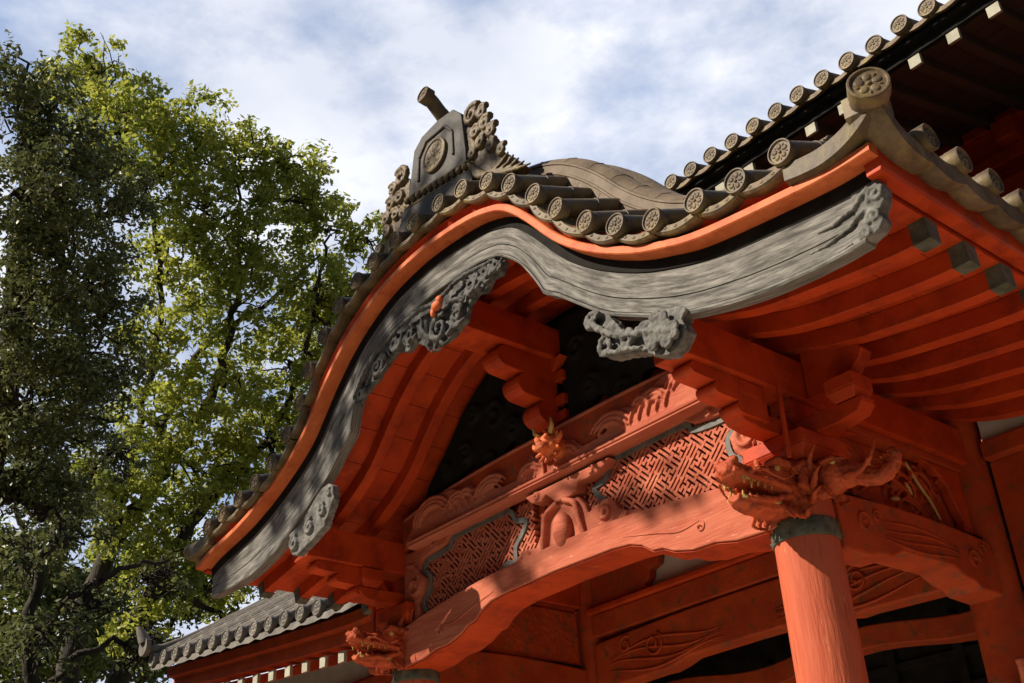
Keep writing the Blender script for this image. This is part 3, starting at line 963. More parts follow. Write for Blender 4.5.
# ---- gable field
def gable():
    inner = [(-1.74, 4.42)] + [(x, uz(x) - 0.045) for x in np.linspace(-1.74, 1.74, 60)] + [(1.74, 4.42)]
    m = MB(); m.prism(inner, 0.02, 0.06)
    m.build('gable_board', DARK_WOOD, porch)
    # red backing board showing under the black carving
    m = MB()
    m.prism([(-1.74, 4.42), (1.74, 4.42), (1.70, 4.80), (1.25, 4.98), (0.7, 4.96), (0.2, 4.92), (-0.2, 4.90), (-0.7, 4.92), (-1.25, 4.90), (-1.70, 4.76)], -0.03, 0.018)
    m.build('gable_board', RED_DUSTY, porch)
    # black cloud carving, both sides of the strut
    for s in (1, -1):
        e = [(0.12, 5.25), (0.12, 4.80), (0.30, 4.78), (0.44, 4.90), (0.52, 4.86), (0.57, 4.74), (0.66, 4.68), (0.77, 4.69), (0.83, 4.78), (0.88, 4.88), (1.02, 4.86), (1.25, 4.82), (1.50, 4.80), (1.46, 4.88), (1.2, 5.12), (1.0, 5.34), (0.7, 5.54), (0.3, 5.60), (0.12, 5.60)]
        m = MB(); m.prism([(s * a, b) for a, b in e], -0.105, -0.04)
        for (cx, cz, r) in ((0.68, 4.80, 0.09), (0.40, 4.98, 0.08), (0.95, 4.98, 0.08), (0.6, 5.15, 0.12), (0.3, 5.3, 0.09), (1.2, 4.93, 0.06), (0.85, 5.25, 0.08)):
            scroll(m, s * cx, -0.11, cz, r, 1.4, 0.6 if s > 0 else 2.5, s, 0.026)
        m.build('cloud_carving', DARK_WOOD, porch, remesh=0.012)
    # upper rainbow beam
    top = [(x, 4.795 - 0.10 * (abs(x) / 1.76) ** 3) for x in np.linspace(-1.76, 1.76, 30)]
    m = MB(); m.prism([(-1.76, 4.46)] + top + [(1.76, 4.46)], -0.145, 0.02)
    m.build('upper_beam', RED_DUSTY, porch, bevel=0.01)
    m = MB()
    m.tube([(x, -0.15, 4.775 - 0.10 * (abs(x) / 1.76) ** 3) for x in np.linspace(-1.7, 1.7, 24)], 0.014, 6)
    m.build('bead_moulding', RED_FADED, porch, smooth=180)
    # waves in relief on its face
    for s in (1, -1):
        m = MB()
        e = [(0.05, 4.465), (0.05, 4.60), (0.16, 4.66), (0.26, 4.62), (0.33, 4.55), (0.47, 4.545), (0.56, 4.565), (0.62, 4.62), (0.72, 4.665), (0.80, 4.64), (0.86, 4.70), (0.96, 4.685), (1.06, 4.73), (1.20, 4.745), (1.34, 4.71), (1.46, 4.64), (1.56, 4.58), (1.66, 4.50), (1.66, 4.465)]
        m.prism([(s * a, b) for a, b in e], -0.172, -0.12)
        for (cx, cz, rs) in ((0.60, 4.50, (0.10, 0.13, 0.16)), (1.30, 4.53, (0.14, 0.17, 0.20)), (0.98, 4.56, (0.05, 0.08, 0.11)), (0.88, 4.60, (0.03, 0.06)), (0.18, 4.50, (0.07, 0.10))):
            for r in rs:
                P = [(s * (cx + r * 1.25 * math.cos(a)), -0.182, cz + r * math.sin(a)) for a in np.linspace(0.25, 2.6, 12)]
                m.tube(P, [0.017 * (0.45 + 0.6 * math.sin(math.pi * i / 11)) for i in range(12)], 6)
        for k in range(5):
            x0 = 0.76 + 0.075 * k
            P = [(s * (x0 + 0.05 * q * q + 0.02), -0.184, 4.52 + 0.10 * q) for q in np.linspace(0, 1, 6)]
            m.tube(P, [0.005, 0.009, 0.011, 0.010, 0.008, 0.004], 6)
        m.build('wave_carving', RED_FADED, porch, remesh=0.007, rough=0.006)
    # lip moulding
    m = MB()
    sec = [(-0.10, 4.415), (-0.195, 4.418), (-0.210, 4.426), (-0.210, 4.436), (-0.194, 4.440), (-0.214, 4.446), (-0.217, 4.458), (-0.20, 4.470), (-0.10, 4.470)]
    m.prism(sec, -1.58, 1.58, 'x')
    m.build('lip_moulding', RED_FADED, porch, smooth=30)
gable()

# ---- key-fret lattice between the two beams
def lattice():
    for s in (1, -1):
        m = MB()
        m.box(*sorted((s * 0.20, s * 1.72)), -0.045, -0.02, 3.80, 4.43)
        o = m.build('lattice_panel', RED_DEEP, porch)
        m = MB()
        u = 0.0310                                    # pitch of the fret
        segs = set()
        NN = 7
        for i in range(-NN, NN + 1):
            for j in range(-NN, NN + 1):
                cx, cy = 6 * i, 6 * j
                even = (i + j) % 2 == 0
                g = 1 if even else -1
                L_ = [(-1, 0, 1, 0), (0, -1, 0, 1)]   # the fylfot, its feet tied to the frame round it
                for (ax, ay) in ((0, 1), (1, 0), (0, -1), (-1, 0)):
                    tx_, ty_ = (ay * g, -ax * g)
                    L_ += [(ax, ay, ax + tx_, ay + ty_), (ax + tx_, ay + ty_, 2 * ax + tx_, 2 * ay + ty_)]
                L_ += [(-2, -2, 2, -2), (-2, 2, 2, 2), (-2, -2, -2, 2), (2, -2, 2, 2)]
                # runs of three bars between neighbours, standing or lying by turns, each with a tie across
                y0_, y1_ = (-2, 4) if even else (-4, 2)
                L_ += [(q, y0_, q, y1_) for q in (2, 3, 4)] + [(2, (y0_ + y1_) // 2, 4, (y0_ + y1_) // 2)]
                x0_, x1_ = (-4, 2) if even else (-2, 4)
                L_ += [(x0_, q, x1_, q) for q in (2, 3, 4)] + [((x0_ + x1_) // 2, 2, (x0_ + x1_) // 2, 4)]
                for (a, b, c, d) in L_:
                    n_ = max(abs(c - a), abs(d - b))
                    for k in range(n_):
                        p = (cx + a + (c - a) * k // n_, cy + b + (d - b) * k // n_)
                        q = (cx + a + (c - a) * (k + 1) // n_, cy + b + (d - b) * (k + 1) // n_)
                        segs.add(p + q if p < q else q + p)
        c45 = math.cos(math.pi / 4)
        cxw, czw = s * 0.95, 4.15
        hw = 0.0086
        for (x0, y0, x1, y1) in segs:
            ln = math.hypot(x1 - x0, y1 - y0)
            pieces = max(1, int(ln))
            for k in range(pieces):
                a0 = (x0 + (x1 - x0) * k / pieces, y0 + (y1 - y0) * k / pieces)
                a1 = (x0 + (x1 - x0) * (k + 1) / pieces, y0 + (y1 - y0) * (k + 1) / pieces)
                A = (cxw + u * c45 * (a0[0] - a0[1]), czw + u * c45 * (a0[0] + a0[1]))
                B = (cxw + u * c45 * (a1[0] - a1[1]), czw + u * c45 * (a1[0] + a1[1]))
                mx, mz = (A[0] + B[0]) / 2, (A[1] + B[1]) / 2
                if not (0.26 < s * mx < 1.62 and 3.86 < mz < 4.40): continue
                dx, dz = B[0] - A[0], B[1] - A[1]
                l = math.hypot(dx, dz); dx /= l; dz /= l
                px, pz = -dz * hw, dx * hw
                ex, ez = dx * hw, dz * hw
                V = []
                for y in (-0.046, -0.088):
                    V += [(A[0] - ex + px, y, A[1] - ez + pz), (A[0] - ex - px, y, A[1] - ez - pz), (B[0] + ex - px, y, B[1] + ez - pz), (B[0] + ex + px, y, B[1] + ez + pz)]
                dy = random.uniform(-0.0012, 0.0012) + (0.0006 if abs(dx + dz) < 0.5 else -0.0006)
                V[4:] = [(p[0], p[1] + dy, p[2]) for p in V[4:]]
                m.add(V, [(0, 1, 2, 3), (7, 6, 5, 4), (0, 4, 5, 1), (1, 5, 6, 2), (2, 6, 7, 3), (3, 7, 4, 0)])
        m.build('key_fret', RED_FADED, o)
        # cusped grey border of the opening
        ring = [(0.66, 3.955), (0.56, 4.03), (0.47, 4.02), (0.46, 4.12), (0.38, 4.20), (0.34, 4.27), (0.44, 4.30), (0.50, 4.385), (0.62, 4.40), (1.12, 4.40), (1.19, 4.345), (1.32, 4.325), (1.47, 4.315), (1.515, 4.25), (1.44, 4.19), (1.45, 4.09), (1.52, 4.02), (1.48, 3.93), (1.40, 3.885)]
        P = catmull(ring, 4)
        b = MB()
        fr = frames_of([(s * p[0], p[1]) for p in P])
        b.sweep(fr, [(-0.018, -0.100), (0.018, -0.100), (0.018, -0.04), (-0.018, -0.04)])
        b.build('lattice_border', GREY_TRIM, o, smooth=40)
        # side piece between the opening and the pillar
        e = [(1.50, 3.80), (1.53, 3.93), (1.56, 4.02), (1.49, 4.09), (1.47, 4.18), (1.55, 4.25), (1.51, 4.34), (1.34, 4.35), (1.22, 4.37), (1.14, 4.425), (1.74, 4.425), (1.74, 3.80)]
        f = MB(); f.prism([(s * a, b_) for a, b_ in e], -0.125, -0.03)
        scroll(f, s * 1.60, -0.13, 4.15, 0.09, 1.3, 1.0, s, 0.02)
        scroll(f, s * 1.36, -0.13, 4.385, 0.035, 1.2, 1.0, s, 0.012)
        f.tube([(s * 1.70, -0.13, 4.33), (s * 1.60, -0.135, 4.31), (s * 1.54, -0.13, 4.24), (s * 1.56, -0.13, 4.18)], [0.008, 0.014, 0.014, 0.008], 6)
        f.build('side_carving', RED_FADED, porch, remesh=0.008)
lattice()

def frog_leg():
    m = MB()
    e = [(-0.66, 3.90), (-0.56, 3.97), (-0.46, 3.98), (-0.40, 4.03), (-0.30, 4.05), (-0.22, 4.03), (-0.17, 4.09), (-0.15, 4.17), (-0.09, 4.25), (0.02, 4.29), (0.12, 4.285), (0.22, 4.25), (0.28, 4.17), (0.30, 4.11), (0.36, 4.14), (0.45, 4.15), (0.53, 4.12), (0.56, 4.06), (0.64, 4.02), (0.74, 4.0), (0.80, 3.93), (0.80, 3.90)]
    m.prism(e, -0.135, -0.05)
    scroll(m, 0.46, -0.14, 4.07, 0.065, 1.5, 0.8, 1, 0.018)
    scroll(m, -0.32, -0.14, 3.98, 0.055, 1.5, 2.2, -1, 0.018)
    scroll(m, 0.62, -0.14, 3.97, 0.04, 1.2, 0.8, 1, 0.014)
    for sg in (-1, 1):
        P = catmull([(0.07 + sg * 0.03, -0.15, 4.26), (0.07 + sg * 0.14, -0.16, 4.20), (0.07 + sg * 0.17, -0.16, 4.08), (0.07 + sg * 0.20, -0.15, 3.96)], 6)
        m.tube(P, 0.022, 7)
    o = m.build('frog_leg_strut', RED_FADED, porch, remesh=0.008)
    j = MB()
    j.ell((0.08, -0.155, 4.06), (0.075, 0.06, 0.12), None, 14, 10)
    j.build('jewel_boss', RED_FADED, o, smooth=180)
    c_ = MB()
    c_.prism([(-0.26, 4.394), (-0.20, 4.33), (-0.10, 4.31), (-0.05, 4.345), (0.0, 4.30), (0.04, 4.262), (0.18, 4.258), (0.24, 4.275), (0.26, 4.33), (0.34, 4.32), (0.42, 4.325), (0.50, 4.35), (0.56, 4.394)], -0.165, -0.06)
    scroll(c_, 0.40, -0.17, 4.355, 0.03, 1.2, 0.6, 1, 0.010)
    scroll(c_, -0.14, -0.17, 4.355, 0.03, 1.2, 2.6, -1, 0.010)
    c_.build('hanging_carving', RED_FADED, porch, remesh=0.007)
frog_leg()

# ---- small horned lion mask on the strut foot
def mask():
    m = MB()
    c = Vector((0.14, -0.27, 4.60))
    m.ell(c, (0.085, 0.08, 0.08)); m.ell(c + Vector((0, -0.07, -0.03)), (0.05, 0.05, 0.04)); m.ell(c + Vector((0, -0.10, 0.0)), (0.022, 0.022, 0.02))
    m.ell(c + Vector((0, 0.09, 0.0)), (0.07, 0.1, 0.07))
    for sx in (-1, 1):
        m.ell(c + Vector((sx * 0.045, -0.07, 0.035)), (0.022, 0.018, 0.02))
        m.tube([c + Vector((sx * 0.09, -0.02, 0.0)), c + Vector((sx * 0.13, -0.02, 0.02)), c + Vector((sx * 0.14, -0.02, 0.05))], [0.022, 0.018, 0.008], 6)
    for k in range(14):
        a = 2 * math.pi * k / 14
        p = c + Vector((0.08 * math.cos(a), 0.0, 0.08 * math.sin(a)))
        m.tube([p, p + Vector((0.045 * math.cos(a), -0.03, 0.045 * math.sin(a)))], [0.02, 0.008], 6)
    m.tube([c + Vector((-0.04, -0.10, -0.05)), c + Vector((0, -0.115, -0.06)), c + Vector((0.04, -0.10, -0.05))], 0.010, 6)
    o = m.build('lion_mask', RED_TRIM, porch, remesh=0.006, rough=0.012)
    for sx in (-1, 1):
        h = MB()
        h.tube([c + Vector((sx * 0.05, -0.04, 0.06)), c + Vector((sx * 0.085, -0.05, 0.10)), c + Vector((sx * 0.09, -0.06, 0.15))], [0.018, 0.015, 0.006], 7)
        h.build('horn', OCHRE, o, smooth=180)
mask()

# ---- front rainbow beam
def front_beam():
    def half(s):
        return [(s * x, z) for x, z in ((0.50, 3.805), (0.66, 3.79), (0.76, 3.755), (0.84, 3.70), (0.92, 3.69), (1.0, 3.65), (1.14, 3.615), (1.30, 3.61), (1.45, 3.575), (1.76, 3.56))]
    bot = half(-1)[::-1] + [(0, 3.815)] + half(1)
    top = [(x, 3.985 - 0.15 * (abs(x) / 1.76) ** 2.2) for x in np.linspace(1.76, -1.76, 26)]
    m = MB(); m.prism(bot + top, -0.175, 0.12)
    o = m.build('front_beam', RED_FADED, porch, bevel=0.006)
    low = [(x, z) for x, z in bot]                    # unfaded red underside; its orange also stands in for bounced light
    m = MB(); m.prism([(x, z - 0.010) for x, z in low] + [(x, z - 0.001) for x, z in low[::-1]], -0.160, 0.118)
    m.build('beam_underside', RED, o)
    for s in (1, -1):
        g = MB()
        P = catmull([(s * 0.62, -0.176, 3.845), (s * 0.88, -0.176, 3.79), (s * 1.06, -0.176, 3.745), (s * 1.22, -0.176, 3.76)], 6)
        g.tube(P, [0.002 + 0.005 * math.sin(math.pi * i / (len(P) - 1)) for i in range(len(P))], 6)
        scroll(g, s * 1.22, -0.174, 3.725, 0.036, 1.2, 1.5, -s, 0.006)
        g.build('beam_carving', RED_FADED, o, smooth=180)
front_beam()

# ---- pillars with metal bands, and bracket sets on top
def pillars():
    for (x, y, r) in ((1.77, 0, 0.175), (-1.77, 0, 0.165), (1.80, 1.80, 0.165), (-1.72, 1.78, 0.125)):
        m = MB()
        m.lathe([(r * 1.0, 0.0), (r * 1.0, 1.6), (r * 0.985, 2.6), (r * 0.965, 3.49), (r * 0.95, 3.95 if y == 0 else 4.62)], (x, y, 0), 32)
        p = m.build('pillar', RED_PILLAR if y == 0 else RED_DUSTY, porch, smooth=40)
        b = MB()
        b.lathe([(r * 1.45, 0.0), (r * 1.45, 0.06), (r * 1.2, 0.14), (r * 1.12, 0.2)], (x, y, 0), 32)
        b.build('base_stone', BOUNCE_STONE, p, smooth=40)
        if y == 0:
            m = MB()
            rr = r * 0.965 + 0.008
            m.lathe([(rr, 3.485), (rr + 0.004, 3.49), (rr + 0.003, 3.58), (rr, 3.585)], (x, y, 0), 32)
            for k in range(18):
                for zz in (3.503, 3.567):
                    m.ell((x + (rr + 0.004) * math.cos(k * math.pi / 9), y + (rr + 0.004) * math.sin(k * math.pi / 9), zz), (0.007, 0.007, 0.007), None, 6, 4)
            m.build('metal_band', COPPER, p, smooth=40)
    for s in (1, -1):
        x = s * 1.80
        m = MB()
        m.taper(x, 0, 3.88, 3.95, 0.15, 0.15, 0.20, 0.20)
        m.box(x - 0.20, x + 0.20, -0.20, 0.20, 3.952, 4.03)
        blk = m.build('bearing_block', RED, porch, bevel=0.006)
        m = MB()
        arm = [(0.25, 4.13), (-0.52, 4.13), (-0.52, 4.095), (-0.47, 4.05), (-0.36, 4.033), (0.25, 4.033)]
        m.prism(arm, x - 0.06, x + 0.06, 'x')
        m.build('bracket_arm', RED, porch, bevel=0.006)
        m = MB()
        ar = [(s * 1.2 if False else x - s * 0.18, 4.128), (x + s * 0.50, 4.128), (x + s * 0.50, 4.095), (x + s * 0.46, 4.05), (x + s * 0.34, 4.031), (x - s * 0.18, 4.031)]
        m.prism(ar, -0.06, 0.06)
        m.build('bracket_arm', RED, porch, bevel=0.006)
        for (bx, by) in ((x, -0.42), (x + s * 0.40, 0.0), (x, 0.0)):
            m = MB()
            m.taper(bx, by, 4.134, 4.19, 0.062, 0.062, 0.09, 0.09)
            m.box(bx - 0.09, bx + 0.09, by - 0.09, by + 0.09, 4.192, 4.268)
            m.build('small_block', RED, porch, bevel=0.005)
        # outrigger board with a scrolled lower edge carrying the eave
        e = [(1.925, 4.275), (1.925, 4.62), (2.14, 4.53), (2.28, 4.47), (2.31, 4.43), (2.28, 4.38), (2.25, 4.36), (2.20, 4.31), (2.18, 4.26), (2.13, 4.22), (2.08, 4.225), (2.05, 4.25), (2.02, 4.272)]
        m = MB(); m.prism([(s * a, b) for a, b in e], 0.03, 0.13)
        m.build('outrigger_board', RED, porch, bevel=0.006)
        # slim hanging rod
        m = MB()
        m.tube([(s * 1.95, -0.26, 4.27), (s * 1.94, -0.26, 3.86)], 0.014, 8)
        m.build('hanging_rod', RED, porch, smooth=60)
pillars()

# ---- side walls of the porch: carved panel over a cambered beam
def side_wall(s):
    x0, x1 = sorted((s * 1.70, s * 1.93))
    low = [(0.10, 3.44), (0.34, 3.44), (0.42, 3.465), (0.54, 3.47), (0.66, 3.52), (1.15, 3.525), (1.27, 3.475), (1.36, 3.465), (1.42, 3.43), (1.66, 3.42)]
    top = [(y, 3.755 + 0.03 * math.sin(math.pi * (y - 0.1) / 1.56)) for y in np.linspace(1.66, 0.1, 14)]
    m = MB(); m.prism(low + top, x0, x1, 'x')
    o = m.build('side_beam', RED_DUSTY, porch, bevel=0.015)
    g = MB()
    xs_ = s * 1.932
    for k in range(4):
        z = 3.56 + 0.035 * k
        P = [(xs_, y, z + 0.02 * math.sin(6 * y + k)) for y in np.linspace(0.5, 1.25, 10)]
        g.tube(P, [0.003 + 0.007 * math.sin(math.pi * i / 9) for i in range(10)], 6)
    for (y, z, r) in ((0.32, 3.62, 0.07), (1.40, 3.60, 0.07), (0.45, 3.68, 0.04), (1.52, 3.68, 0.04)):
        P = [(xs_, y + r * (1 - 0.8 * q) * math.cos(q * 8), z + r * (1 - 0.8 * q) * math.sin(q * 8)) for q in np.linspace(0, 1, 20)]
        g.tube(P, 0.009, 6)
    g.build('beam_carving', RED_DUSTY, o, smooth=180)
    m = MB()
    m.box(*sorted((s * 1.74, s * 1.79)), 0.16, 1.62, 3.79, 4.228)
    rs = random.Random(5)
    xf = s * 1.80
    for k in range(46):                                  # boughs, leaves and birds in relief
        y, z = rs.uniform(0.24, 1.40), rs.uniform(3.85, 4.18)
        a = rs.uniform(0, math.pi)
        m.ell((xf + s * rs.uniform(0, 0.03), y, z), (0.018, rs.uniform(0.03, 0.06), 0.016), Matrix.Rotation(a, 3, 'X'), 8, 6)
    for k in range(9):
        y, z = rs.uniform(0.3, 1.3), rs.uniform(3.82, 4.0)
        P = catmull([(xf, y, z), (xf + s * 0.03, y + rs.uniform(-0.12, 0.12), z + 0.1), (xf + s * 0.02, y + rs.uniform(-0.25, 0.25), z + 0.2)], 6)
        m.tube(P, 0.013, 6)
    pn = m.build('carved_panel', RED_DUSTY, porch, remesh=0.008, rough=0.012)
    m = MB()
    for (y, z, q) in ((0.52, 4.03, 0.5), (0.66, 4.10, 1.2), (1.02, 4.0, 2.2), (0.40, 4.10, 1.0), (0.85, 3.90, 0.2)):
        m.ell((xf + s * 0.035, y, z), (0.012, 0.05, 0.014), Matrix.Rotation(q, 3, 'X'), 8, 6)
    m.tube(catmull([(xf + s * 0.03, 1.06, 4.18), (xf + s * 0.035, 1.14, 4.06), (xf + s * 0.035, 1.24, 3.96), (xf + s * 0.03, 1.32, 3.84)], 6), 0.010, 6)
    m.build('gilded_leaf', OCHRE, pn, smooth=180)
    # cusped ends framing the panel
    e = [(0.12, 3.79), (0.22, 3.79), (0.20, 3.90), (0.25, 3.98), (0.30, 4.10), (0.42, 4.20), (0.56, 4.228), (0.12, 4.228)]
    for mir in (0, 1):
        m = MB(); m.prism([((1.74 - a) if mir else a, b) for a, b in e], *sorted((s * 1.795, s * 1.86)), 'x')
        m.build('panel_bracket', RED, porch, bevel=0.008)
    m = MB(); m.box(*sorted((s * 1.72, s * 1.905)), 0.16, 1.62, 3.762, 3.788)
    m.build('sill_rail', DARK_WOOD, porch)
side_wall(1); side_wall(-1)

# ---- inner beams between the rear pillars
def inner():
    m = MB(); m.box(-1.62, 1.64, 1.68, 1.86, 4.0, 4.185)
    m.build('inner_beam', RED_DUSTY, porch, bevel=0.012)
    m = MB(); m.box(-1.64, 1.66, 1.64, 1.88, 4.188, 4.235)
    m.build('inner_rail', RED, porch, bevel=0.01)
    def half(s): return [(s * x, z) for x, z in ((0.62, 3.635), (0.75, 3.60), (0.86, 3.58), (0.95, 3.585), (1.62, 3.565))]
    top = [(x, 3.985 - 0.04 * (x / 1.6) ** 2) for x in np.linspace(1.62, -1.62, 16)]
    m = MB(); m.prism(half(-1)[::-1] + [(0, 3.64)] + half(1) + top, 1.68, 1.86)
    o = m.build('inner_beam', RED_DUSTY, porch, bevel=0.015)
    g = MB()
    for s in (1, -1):
        for k in range(4):
            P = [(s * x, 1.677, 3.66 + 0.05 * k + 0.04 * math.sin(5 * x + k)) for x in np.linspace(0.25, 1.45, 16)]
            g.tube(P, [0.003 + 0.010 * math.sin(math.pi * i / 15) for i in range(16)], 6)
        scroll(g, s * 0.95, 1.675, 3.80, 0.10, 1.6, 1.0, s, 0.012)
        scroll(g, s * 1.25, 1.675, 3.86, 0.07, 1.4, 1.0, -s, 0.012)
    g.build('beam_carving', RED_DUSTY, o, smooth=180)
    m = MB(); m.box(-1.64, 1.66, 1.79, 1.83, 4.238, 4.78)
    m.build('plaster_panel', PLASTER, porch)
    # small cusped bracket in front of the plaster
    m = MB(); m.prism([(-1.62, 4.238), (-0.98, 4.238), (-1.0, 4.30), (-0.94, 4.34), (-0.93, 4.40), (-0.84, 4.43), (-0.82, 4.50), (-0.70, 4.53), (-0.68, 4.60), (-1.62, 4.64)], 1.70, 1.785)
    m.build('cusped_bracket', RED_DUSTY, porch, bevel=0.008)
    # lower wavy beam and dark doors deeper in
    bot = [(x, 3.53 + 0.05 * math.sin(3.3 * x + 0.6)) for x in np.linspace(-2.2, 2.2, 30)]
    top = [(x, 3.69 + 0.05 * math.sin(3.3 * x + 0.6)) for x in np.linspace(2.2, -2.2, 30)]
    m = MB(); m.prism(bot + top, 2.55, 2.75)
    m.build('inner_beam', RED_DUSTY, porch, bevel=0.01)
    m = MB(); m.box(-2.4, 2.4, 0.16, 2.5, 4.80, 4.84)
    m.build('porch_ceiling', RED_DUSTY, porch)
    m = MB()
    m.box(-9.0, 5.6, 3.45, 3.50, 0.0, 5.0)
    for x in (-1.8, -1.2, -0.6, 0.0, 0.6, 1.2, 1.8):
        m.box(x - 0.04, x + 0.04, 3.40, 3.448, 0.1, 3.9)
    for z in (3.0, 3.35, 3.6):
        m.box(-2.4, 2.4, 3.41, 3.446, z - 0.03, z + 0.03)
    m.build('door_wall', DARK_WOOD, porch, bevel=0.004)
inner()

# ---- carved animal heads on the pillar tops
def dragon_head(x, y, z, rot, sc, nm='dragon_head'):
    m = MB()
    # forward = local -Y, up = Z
    def loft(sects, n=12):
        V = []; F = []
        for (yy, zz, hx, hz, sq) in sects:
            for k in range(n):
                a = 2 * math.pi * k / n
                cx, sx = math.cos(a), math.sin(a)
                V.append((hx * math.copysign(abs(cx) ** sq, cx), yy, zz + hz * math.copysign(abs(sx) ** sq, sx)))
        for j in range(len(sects) - 1):
            for k in range(n):
                F.append((j * n + k, j * n + (k + 1) % n, (j + 1) * n + (k + 1) % n, (j + 1) * n + k))
        F.append(tuple(range(n))); F.append(tuple((len(sects) - 1) * n + k for k in range(n)))
        m.add(V, F)
    loft([(0.05, 0.0, 0.14, 0.16, 0.8), (-0.08, 0.0, 0.14, 0.15, 0.8), (-0.18, 0.02, 0.13, 0.12, 0.8), (-0.28, 0.03, 0.11, 0.085, 0.8), (-0.38, 0.025, 0.095, 0.06, 0.8), (-0.47, 0.03, 0.09, 0.06, 0.7), (-0.53, 0.045, 0.07, 0.055, 0.7), (-0.56, 0.05, 0.035, 0.03, 0.8)])
    loft([(-0.02, -0.09, 0.12, 0.06, 0.8), (-0.14, -0.115, 0.105, 0.05, 0.8), (-0.26, -0.135, 0.085, 0.036, 0.8), (-0.38, -0.145, 0.07, 0.03, 0.8), (-0.46, -0.135, 0.055, 0.026, 0.8), (-0.50, -0.12, 0.03, 0.02, 0.8)])
    for sx in (-1, 1):
        m.ell((sx * 0.095, -0.20, 0.085), (0.035, 0.045, 0.035))                      # eye socket
        m.tube([(sx * 0.10, -0.30, 0.095), (sx * 0.125, -0.22, 0.135), (sx * 0.13, -0.12, 0.125), (sx * 0.14, -0.02, 0.16)], [0.014, 0.026, 0.026, 0.012], 7)  # brow
        m.ell((sx * 0.055, -0.52, 0.085), (0.032, 0.035, 0.028))                      # nostril
        m.tube([(sx * 0.06, -0.54, 0.03), (sx * 0.10, -0.42, 0.0), (sx * 0.115, -0.28, -0.01), (sx * 0.13, -0.14, -0.03)], [0.016, 0.02, 0.022, 0.02], 7)       # upper lip
        m.tube([(sx * 0.03, -0.50, -0.11), (sx * 0.075, -0.40, -0.12), (sx * 0.10, -0.26, -0.105), (sx * 0.125, -0.12, -0.06)], [0.014, 0.018, 0.02, 0.02], 7)
        m.tube([(sx * 0.13, -0.10, 0.10), (sx * 0.19, -0.04, 0.13), (sx * 0.235, 0.05, 0.10)], [0.035, 0.03, 0.006], 7)                                        # ear
        for k in range(6):                                                            # flame mane
            a = -0.9 + 0.42 * k
            r0 = Vector((sx * 0.13 * math.cos(a), -0.02, 0.14 * math.sin(a)))
            P = catmull([r0, r0 * 1.45 + Vector((0, 0.02, 0.0)), r0 * 1.9 + Vector((sx * 0.02, -0.03, 0.05)), r0 * 2.2 + Vector((sx * 0.03, -0.02, 0.10))], 5)
            m.tube(P, [0.034 * (1 - 0.85 * i / (len(P) - 1)) for i in range(len(P))], 7)
        P = catmull([(sx * 0.10, -0.46, 0.02), (sx * 0.16, -0.40, 0.02), (sx * 0.20, -0.28, -0.02), (sx * 0.22, -0.16, 0.04)], 5)
        m.tube(P, [0.012 * (1 - 0.6 * i / (len(P) - 1)) for i in range(len(P))], 6)   # whisker
        for k in range(4):                                                            # beard curls
            P = catmull([(sx * 0.10, -0.20 + 0.05 * k, -0.13), (sx * 0.13, -0.19 + 0.06 * k, -0.18), (sx * 0.12, -0.13 + 0.06 * k, -0.20 + 0.012 * k)], 4)
            m.tube(P, [0.02 * (1 - 0.7 * i / (len(P) - 1)) for i in range(len(P))], 6)
        # horn
        P = catmull([(sx * 0.075, -0.10, 0.13), (sx * 0.10, -0.10, 0.22), (sx * 0.12, -0.04, 0.31), (sx * 0.12, -0.06, 0.40)], 6)
        m.tube(P, [0.026 * (1 - 0.7 * i / (len(P) - 1)) for i in range(len(P))], 8)
    for k in range(7):
        m.ell((0, -0.10 - 0.055 * k, 0.135 - 0.012 * k), (0.03, 0.03, 0.03))           # crest along the snout
    T = Matrix.Translation((x, y, z)) @ Matrix.Rotation(rot, 4, 'Z') @ Matrix.Scale(sc, 4)
    m.xform(T)
    o = m.build(nm, RED_DEEP, porch, remesh=0.0055, rough=0.014)
    for row, (z0, z1, r0, r1) in (('upper_teeth', (-0.005, -0.045, 0.07, 0.006)), ('lower_teeth', (-0.115, -0.08, 0.05, 0.008))):
        t = MB()
        t.tube([(-r0 - 6 * r1, -0.20, z0), (-r0, -0.48, z0), (r0, -0.48, z0), (r0 + 6 * r1, -0.20, z0)], 0.012, 6)
        for sx in (-1, 1):
            for k in range(6):
                yy = -0.47 + 0.052 * k
                t.tube([(sx * (r0 + r1 * k), yy, z0), (sx * (r0 + r1 * k), yy - 0.004, z1 - (0.02 if k == 1 and z1 < z0 else 0))], [0.013, 0.003], 6)
        t.xform(T)
        t.build(row, OCHRE, o, smooth=180)
    for sx in (-1, 1):
        t = MB()
        t.ell((sx * 0.118, -0.215, 0.088), (0.016, 0.022, 0.020))
        t.xform(T)
        t.build('eye', OCHRE, o, smooth=180)
    tg = MB()
    P = catmull([(0, -0.12, -0.07), (0, -0.28, -0.085), (0, -0.40, -0.085), (0, -0.47, -0.05)], 5)
    tg.tube(P, [0.04, 0.04, 0.04, 0.04, 0.036, 0.036, 0.036, 0.03, 0.03, 0.03, 0.03, 0.025, 0.02, 0.015, 0.012, 0.008][:len(P)], 8)
    tg.xform(T)
    tg.build('tongue', RED, o, smooth=180)
dragon_head(1.77, -0.10, 3.735, 0.0, 0.90)
dragon_head(-1.77, -0.10, 3.72, 0.0, 0.86)

